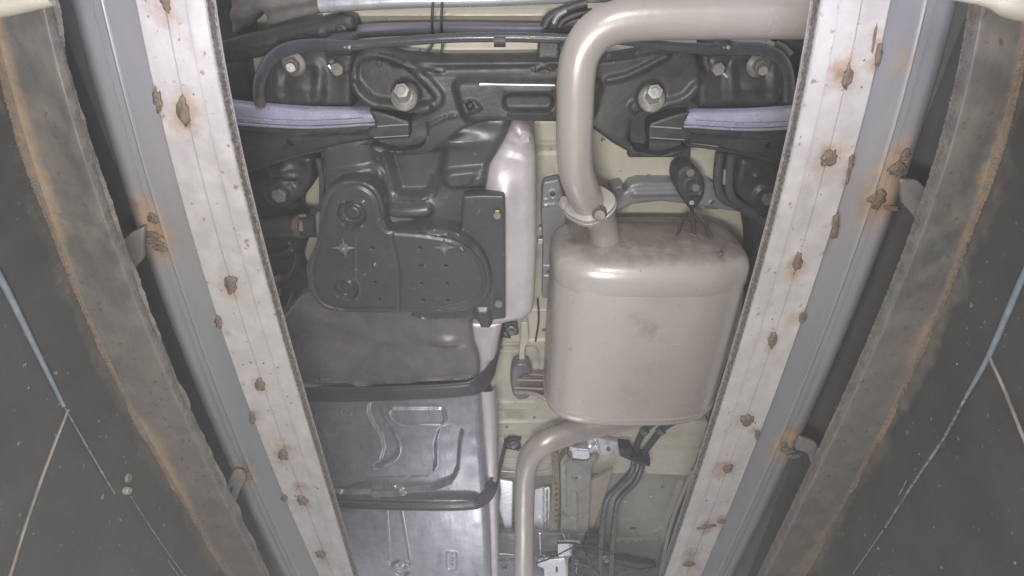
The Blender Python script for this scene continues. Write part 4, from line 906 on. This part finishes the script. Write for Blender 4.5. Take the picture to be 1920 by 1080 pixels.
# ================================================================== rubber hangers
t = thing('rubber_hanger', 'black rubber exhaust hanger with two bolt heads above the muffler', 'exhaust hanger', P(1296, 350, 1.04), 'rubber exhaust hangers')
sheet('rubber_body', [(1270, 322), (1283, 313), (1296, 308), (1306, 315), (1318, 330), (1323, 350), (1320, 372), (1308, 388), (1297, 396), (1286, 384), (1274, 366), (1267, 342)], 1.02, M['blackdull'], t, thick=.05, res=.004, edge=.006, rnd=8, feats=[('rim', [(1286, 336), (1316, 336), (1316, 366), (1286, 366)], .001, .003, .002, 12)])
bolt(1293, 322, 1.018, 9, M['boltm'], t, washer=False); bolt(1303, 350, 1.018, 9, M['boltm'], t, washer=False)
t = thing('rubber_hanger', 'black oval rubber hanger at the left side of the muffler holding three rods', 'exhaust hanger', P(975, 715, 1.08), 'rubber exhaust hangers')
sheet('rubber_body', [(960, 690), (972, 682), (990, 685), (998, 700), (998, 735), (990, 750), (972, 752), (961, 742), (956, 715)], 1.08, M['beamgrey'], t, thick=.03, res=.004, edge=.008, rnd=8)
# ================================================================== hoses under the muffler with their clip
t = thing('cooling_hose', 'left one of two black hoses dropping from the muffler front to the bottom edge', 'hose', P(1160, 930, 1.05), 'black hose pair with a clip')
HB = M['blackhose'] = mat('satin_black_hose', (.055, .055, .065), (.07, .07, .08), .3, 0, 20, .08, 200)
tubep('hose', [(1240, 786, 1.07), (1215, 800, 1.07), (1198, 825, 1.06), (1190, 852, 1.05), (1186, 880, 1.05), (1166, 905, 1.05), (1142, 930, 1.05), (1134, 955, 1.05), (1129, 990, 1.05), (1126, 1030, 1.05), (1124, 1090, 1.05)], .0090, HB, t, seg=16)
lathe('hose_ferrule', P(1211, 805, 1.06), [(.0125, 0), (.0125, .012), (.011, .014)], M['brown2'], t, axis=(-.6, 1, 0))
t = thing('cooling_hose', 'right one of two black hoses dropping from the muffler front to the bottom edge', 'hose', P(1190, 900, 1.05), 'black hose pair with a clip')
tubep('hose', [(1285, 780, 1.07), (1248, 800, 1.07), (1225, 825, 1.06), (1208, 850, 1.05), (1202, 880, 1.05), (1190, 905, 1.05), (1165, 930, 1.05), (1156, 950, 1.05), (1151, 990, 1.05), (1147, 1030, 1.05), (1144, 1090, 1.05)], .0090, HB, t, seg=16)
lathe('hose_ferrule', P(1242, 806, 1.06), [(.0125, 0), (.0125, .012), (.011, .014)], M['brown2'], t, axis=(-.8, 1, 0))
t = thing('hose_clip', 'black plastic clip clasping the hose pair just below the muffler', 'hose clip', P(1190, 855, 1.03))
sheet('clip_body', [(1161, 840), (1184, 842), (1192, 858), (1220, 860), (1218, 872), (1205, 876), (1186, 866), (1162, 856)], 1.035, M['black'], t, thick=.03, res=.003, edge=.003, rnd=3, feats=[('line', [(1180, 858), (1218, 870)], .003, .007, .003)])
tubep('clip_band', [(1182, 858, 1.028), (1200, 866, 1.026), (1218, 868, 1.03)], .0045, M['black'], t)
# thin cable crossing the tunnel at the bottom
t = thing('parking_cable', 'thin black cable crossing the tunnel at the bottom edge', 'cable', P(1060, 1030, 1.04))
tubep('cable', [(1005, 1056, 1.05), (1035, 1046, 1.04), (1062, 1032, 1.03), (1088, 1022, 1.03), (1120, 1028, 1.03), (1150, 1040, 1.04)], .0024, M['black'], t, seg=8)
tubep('cable_branch', [(1046, 1018, 1.04), (1070, 1018, 1.03), (1095, 1022, 1.03), (1118, 1024, 1.03)], .0032, M['black'], t, seg=8)
# ================================================================== trailing arm, filler neck on the left; arm and hoses on the right
t = thing('trailing_arm', 'black trailing arm end with a big pale bolt, left of the black plastic cover', 'suspension arm', P(520, 360, 1.0), 'black trailing arms')
sheet('arm_body', [(440, 300), (500, 300), (560, 290), (584, 296), (586, 330), (578, 356), (560, 378), (540, 392), (440, 400)], 1.0, M['black'], t, thick=.05, res=.004, edge=.010, rnd=10, feats=[('circ', (527, 364), .026, .008, .006), ('line', [(515, 328), (552, 332)], .003, .006, .005, 1), ('line', [(500, 343), (560, 343)], .001, -.004, .003), ('gauss', (530, 318), (.02, .01), .01), ('noise', 30, .006)])
bolt(526, 364, .992, 16, M['boltm'], t, washer=False, h=.012)
tubep('brake_pipe', [(596, 296, .99), (603, 330, .99), (604, 372, .99), (600, 398, .99)], .0055, M['blackhose'], t)
t = thing('filler_hose', 'black filler hose with a rusty band clamp joining the plastic cover from the left', 'hose', P(555, 425, 1.0))
tubep('hose', [(440, 428, 1.02), (510, 426, 1.0), (560, 424, .985), (600, 424, .97)], .0215, M['blackdull'], t, seg=24)
tubep('clamp', [(562, 424, .984), (572, 424, .980)], .0228, mat('rusty_clamp', (.22, .13, .09), (.14, .09, .07), .5, .3, 60, .5, 200), t, sm=False, seg=24)
tubep('clamp_screw', [(562, 405, .962), (574, 404, .962)], .0035, M['brown2'], t, sm=False, seg=10)
tubep('clamp_tag', [(564, 414, .957), (565, 432, .957)], .004, M['boltm'], t, sm=False, seg=8)
t = thing('wiring_bundle', 'tangle of dark hoses and clips between the left rail and the plastic cover', 'wiring', P(530, 500, 1.0))
tubep('hose', [(480, 470, 1.03), (520, 480, 1.03), (548, 470, 1.03), (566, 452, 1.03)], .009, M['black'], t)
tubep('hose', [(500, 520, 1.03), (540, 520, 1.03), (556, 500, 1.03), (560, 470, 1.03)], .008, M['black'], t)
tubep('hose', [(550, 545, 1.0), (545, 565, 1.0), (533, 585, 1.0), (520, 600, 1.0)], .0045, M['blackhose'], t)
tubep('hose', [(530, 540, 1.01), (526, 560, 1.01), (518, 580, 1.01)], .006, M['black'], t)
for x, y, r in ((524, 520, .008), (544, 455, .004), (548, 468, .003)): lathe('clip', P(x, y, 1.01), [(r, 0), (r, r), (r * .5, r * 1.4)], M['brown2'], t, axis=(-.3, 0, -1), seg=10)
t = thing('trailing_arm', 'black trailing arm end between the muffler and the right rail', 'suspension arm', P(1440, 370, 1.0), 'black trailing arms')
sheet('arm_body', [(1390, 296), (1440, 300), (1520, 320), (1520, 410), (1440, 410), (1400, 384), (1380, 360), (1384, 320)], 1.0, M['black'], t, thick=.05, res=.004, edge=.010, rnd=10, feats=[('circ', (1438, 370), .026, .006, .006), ('line', [(1418, 330), (1450, 328)], .003, .005, .005, 1), ('noise', 30, .008)])
bolt(1439, 370, .994, 15, M['brown2'], t, washer=False, h=.010)
t = thing('brake_hose', 'pair of black brake hoses hanging beside the rubber hanger, right of the muffler', 'hose', P(1360, 340, 1.03))
tubep('hose', [(1350, 285, 1.02), (1346, 320, 1.02), (1346, 350, 1.02), (1356, 372, 1.02), (1390, 390, 1.02), (1440, 420, 1.03)], .0085, HB, t)
tubep('hose', [(1372, 288, 1.01), (1366, 330, 1.01), (1368, 360, 1.01), (1382, 380, 1.01), (1420, 400, 1.02)], .0085, HB, t)
tubep('spring_guard', [(1359, 318, 1.0), (1358, 345, 1.0)], .003, M['bracket'], t, sm=False, seg=8)
# ---- pale pipe ends showing in the two top corners of the pit
t = thing('corner_pipe', 'pale beige pipe cutting the top left corner above the brown plate', 'pipe', P(20, 5, .46), 'pale pipes at the top corners')
tubep('pipe_wall', [(-260, 50, .44), (-80, 22, .45), (0, 8, .455), (90, -12, .465)], .0085, M['beige'] if 'beige' in M else M.setdefault('beige', mat('dusty_beige_paint', (.34, .31, .25), (.27, .25, .2), .6, 0, 20, .3, 100)), t, seg=20)
t = thing('corner_pipe', 'pale beige pipe with a rounded end cutting the top right corner', 'pipe', P(1880, 5, .46), 'pale pipes at the top corners')
tubep('pipe_wall', [(1770, -14, .47), (1850, 0, .465), (1900, 8, .46), (1990, 22, .45), (2200, 60, .44)], [.004, .0045, .0095, .0105, .0105], M['beige'], t, seg=20)
# ---- volume added to lift the blacks like a lens flare veil
hz = box('flare_veil_box', (0, .6, CZ + .38), (3.2, 5.2, 2.3), M['void'], None)
hz['kind'] = 'stuff'
hm = bpy.data.materials.new('flare_veil'); hm.use_nodes = True; ht = hm.node_tree
for n in list(ht.nodes):
    if n.type == 'BSDF_PRINCIPLED': ht.nodes.remove(n)
pv = ht.nodes.new('ShaderNodeVolumePrincipled'); pv.inputs['Color'].default_value = (.95, .95, .97, 1); pv.inputs['Density'].default_value = .025
ht.links.new(pv.outputs[0], [n for n in ht.nodes if n.type == 'OUTPUT_MATERIAL'][0].inputs['Volume'])
hz.data.materials[0] = hm
# ---- small fittings on the floor pan
fp = bpy.data.objects['car_floor_pan']
M['wellgrey'] = mat('grey_brown_underseal', (.17, .16, .145), (.12, .115, .105), .5, 0, 14, .4, 60, c3=(.22, .20, .175))
sheet('wheel_well', [(432, -60), (640, -60), (628, 4), (596, 26), (545, 38), (498, 50), (494, 18), (470, 40), (432, 66)], 1.06, M['wellgrey'], fp, thick=.03, res=.005, edge=.008, feats=[('line', [(440, 30), (520, 6), (600, -10)], .006, .010, .008, 1), ('noise', 16, .012)])
rr = random.Random(4)
for x, y, z in ((1030, 556, 1.128), (990, 562, 1.128), (1005, 612, 1.128), (1052, 590, 1.128), (1012, 428, 1.078), (1045, 545, 1.07), (940, 652, 1.13), (1002, 782, 1.14), (950, 800, 1.14), (1020, 845, 1.14), (942, 852, 1.14), (1270, 885, 1.15), (1225, 884, 1.15), (1220, 930, 1.165), (1172, 940, 1.165), (1290, 262, 1.115), (1130, 262, 1.115), (1215, 330, 1.115)):
    lathe('spot_weld', P(x, y, z), [(.0042, .001), (.0036, .0022), (.0018, .0012)], M['cream'] if rr.random() < .6 else M['bracket'], fp, seg=12)
for pts, r, mm in (([(1008, 560, 1.11), (1010, 600, 1.11), (1004, 640, 1.11)], .0022, 'black'), ([(925, 882, 1.12), (1000, 886, 1.12), (1030, 880, 1.12)], .0016, 'alubright'), ([(1012, 1000, 1.09), (1014, 1040, 1.09)], .003, 'alubright'),
                   ([(1056, 1000, 1.09), (1060, 1016, 1.08), (1060, 1046, 1.08)], .0025, 'alubright'), ([(1066, 1002, 1.09), (1068, 1018, 1.08)], .0018, 'white'), ([(1100, 1040, 1.04), (1108, 1060, 1.03), (1104, 1090, 1.03)], .004, 'black'),
                   ([(1070, 1060, 1.04), (1090, 1056, 1.04), (1112, 1066, 1.04), (1130, 1090, 1.04)], .003, 'blackhose'), ([(1075, 1036, 1.04), (1076, 1070, 1.04), (1086, 1100, 1.04)], .0052, 'black'),
                   ([(935, 1038, 1.08), (965, 1040, 1.08), (990, 1046, 1.08)], .0016, 'alubright'), ([(1166, 1060, 1.07), (1200, 1068, 1.07), (1232, 1062, 1.07)], .004, 'black'), ([(1060, 868, 1.09), (1072, 858, 1.085), (1066, 846, 1.085)], .003, 'bracket')):
    tubep('wire_clip', pts, r, M[mm], fp, seg=8)
sheet('clip_plate', [(1078, 1030), (1098, 1034), (1102, 1062), (1082, 1066), (1072, 1050)], 1.045, M['black'], fp, thick=.012, res=.003, edge=.002, rnd=3, holes=[('c', 1088, 1048, .003)])
bolt(1136, 1046, 1.05, 8, M['boltm'], fp); bolt(946, 1062, 1.06, 8, M['boltm'], fp); bolt(1080, 1052, 1.043, 6, M['boltm'], fp)
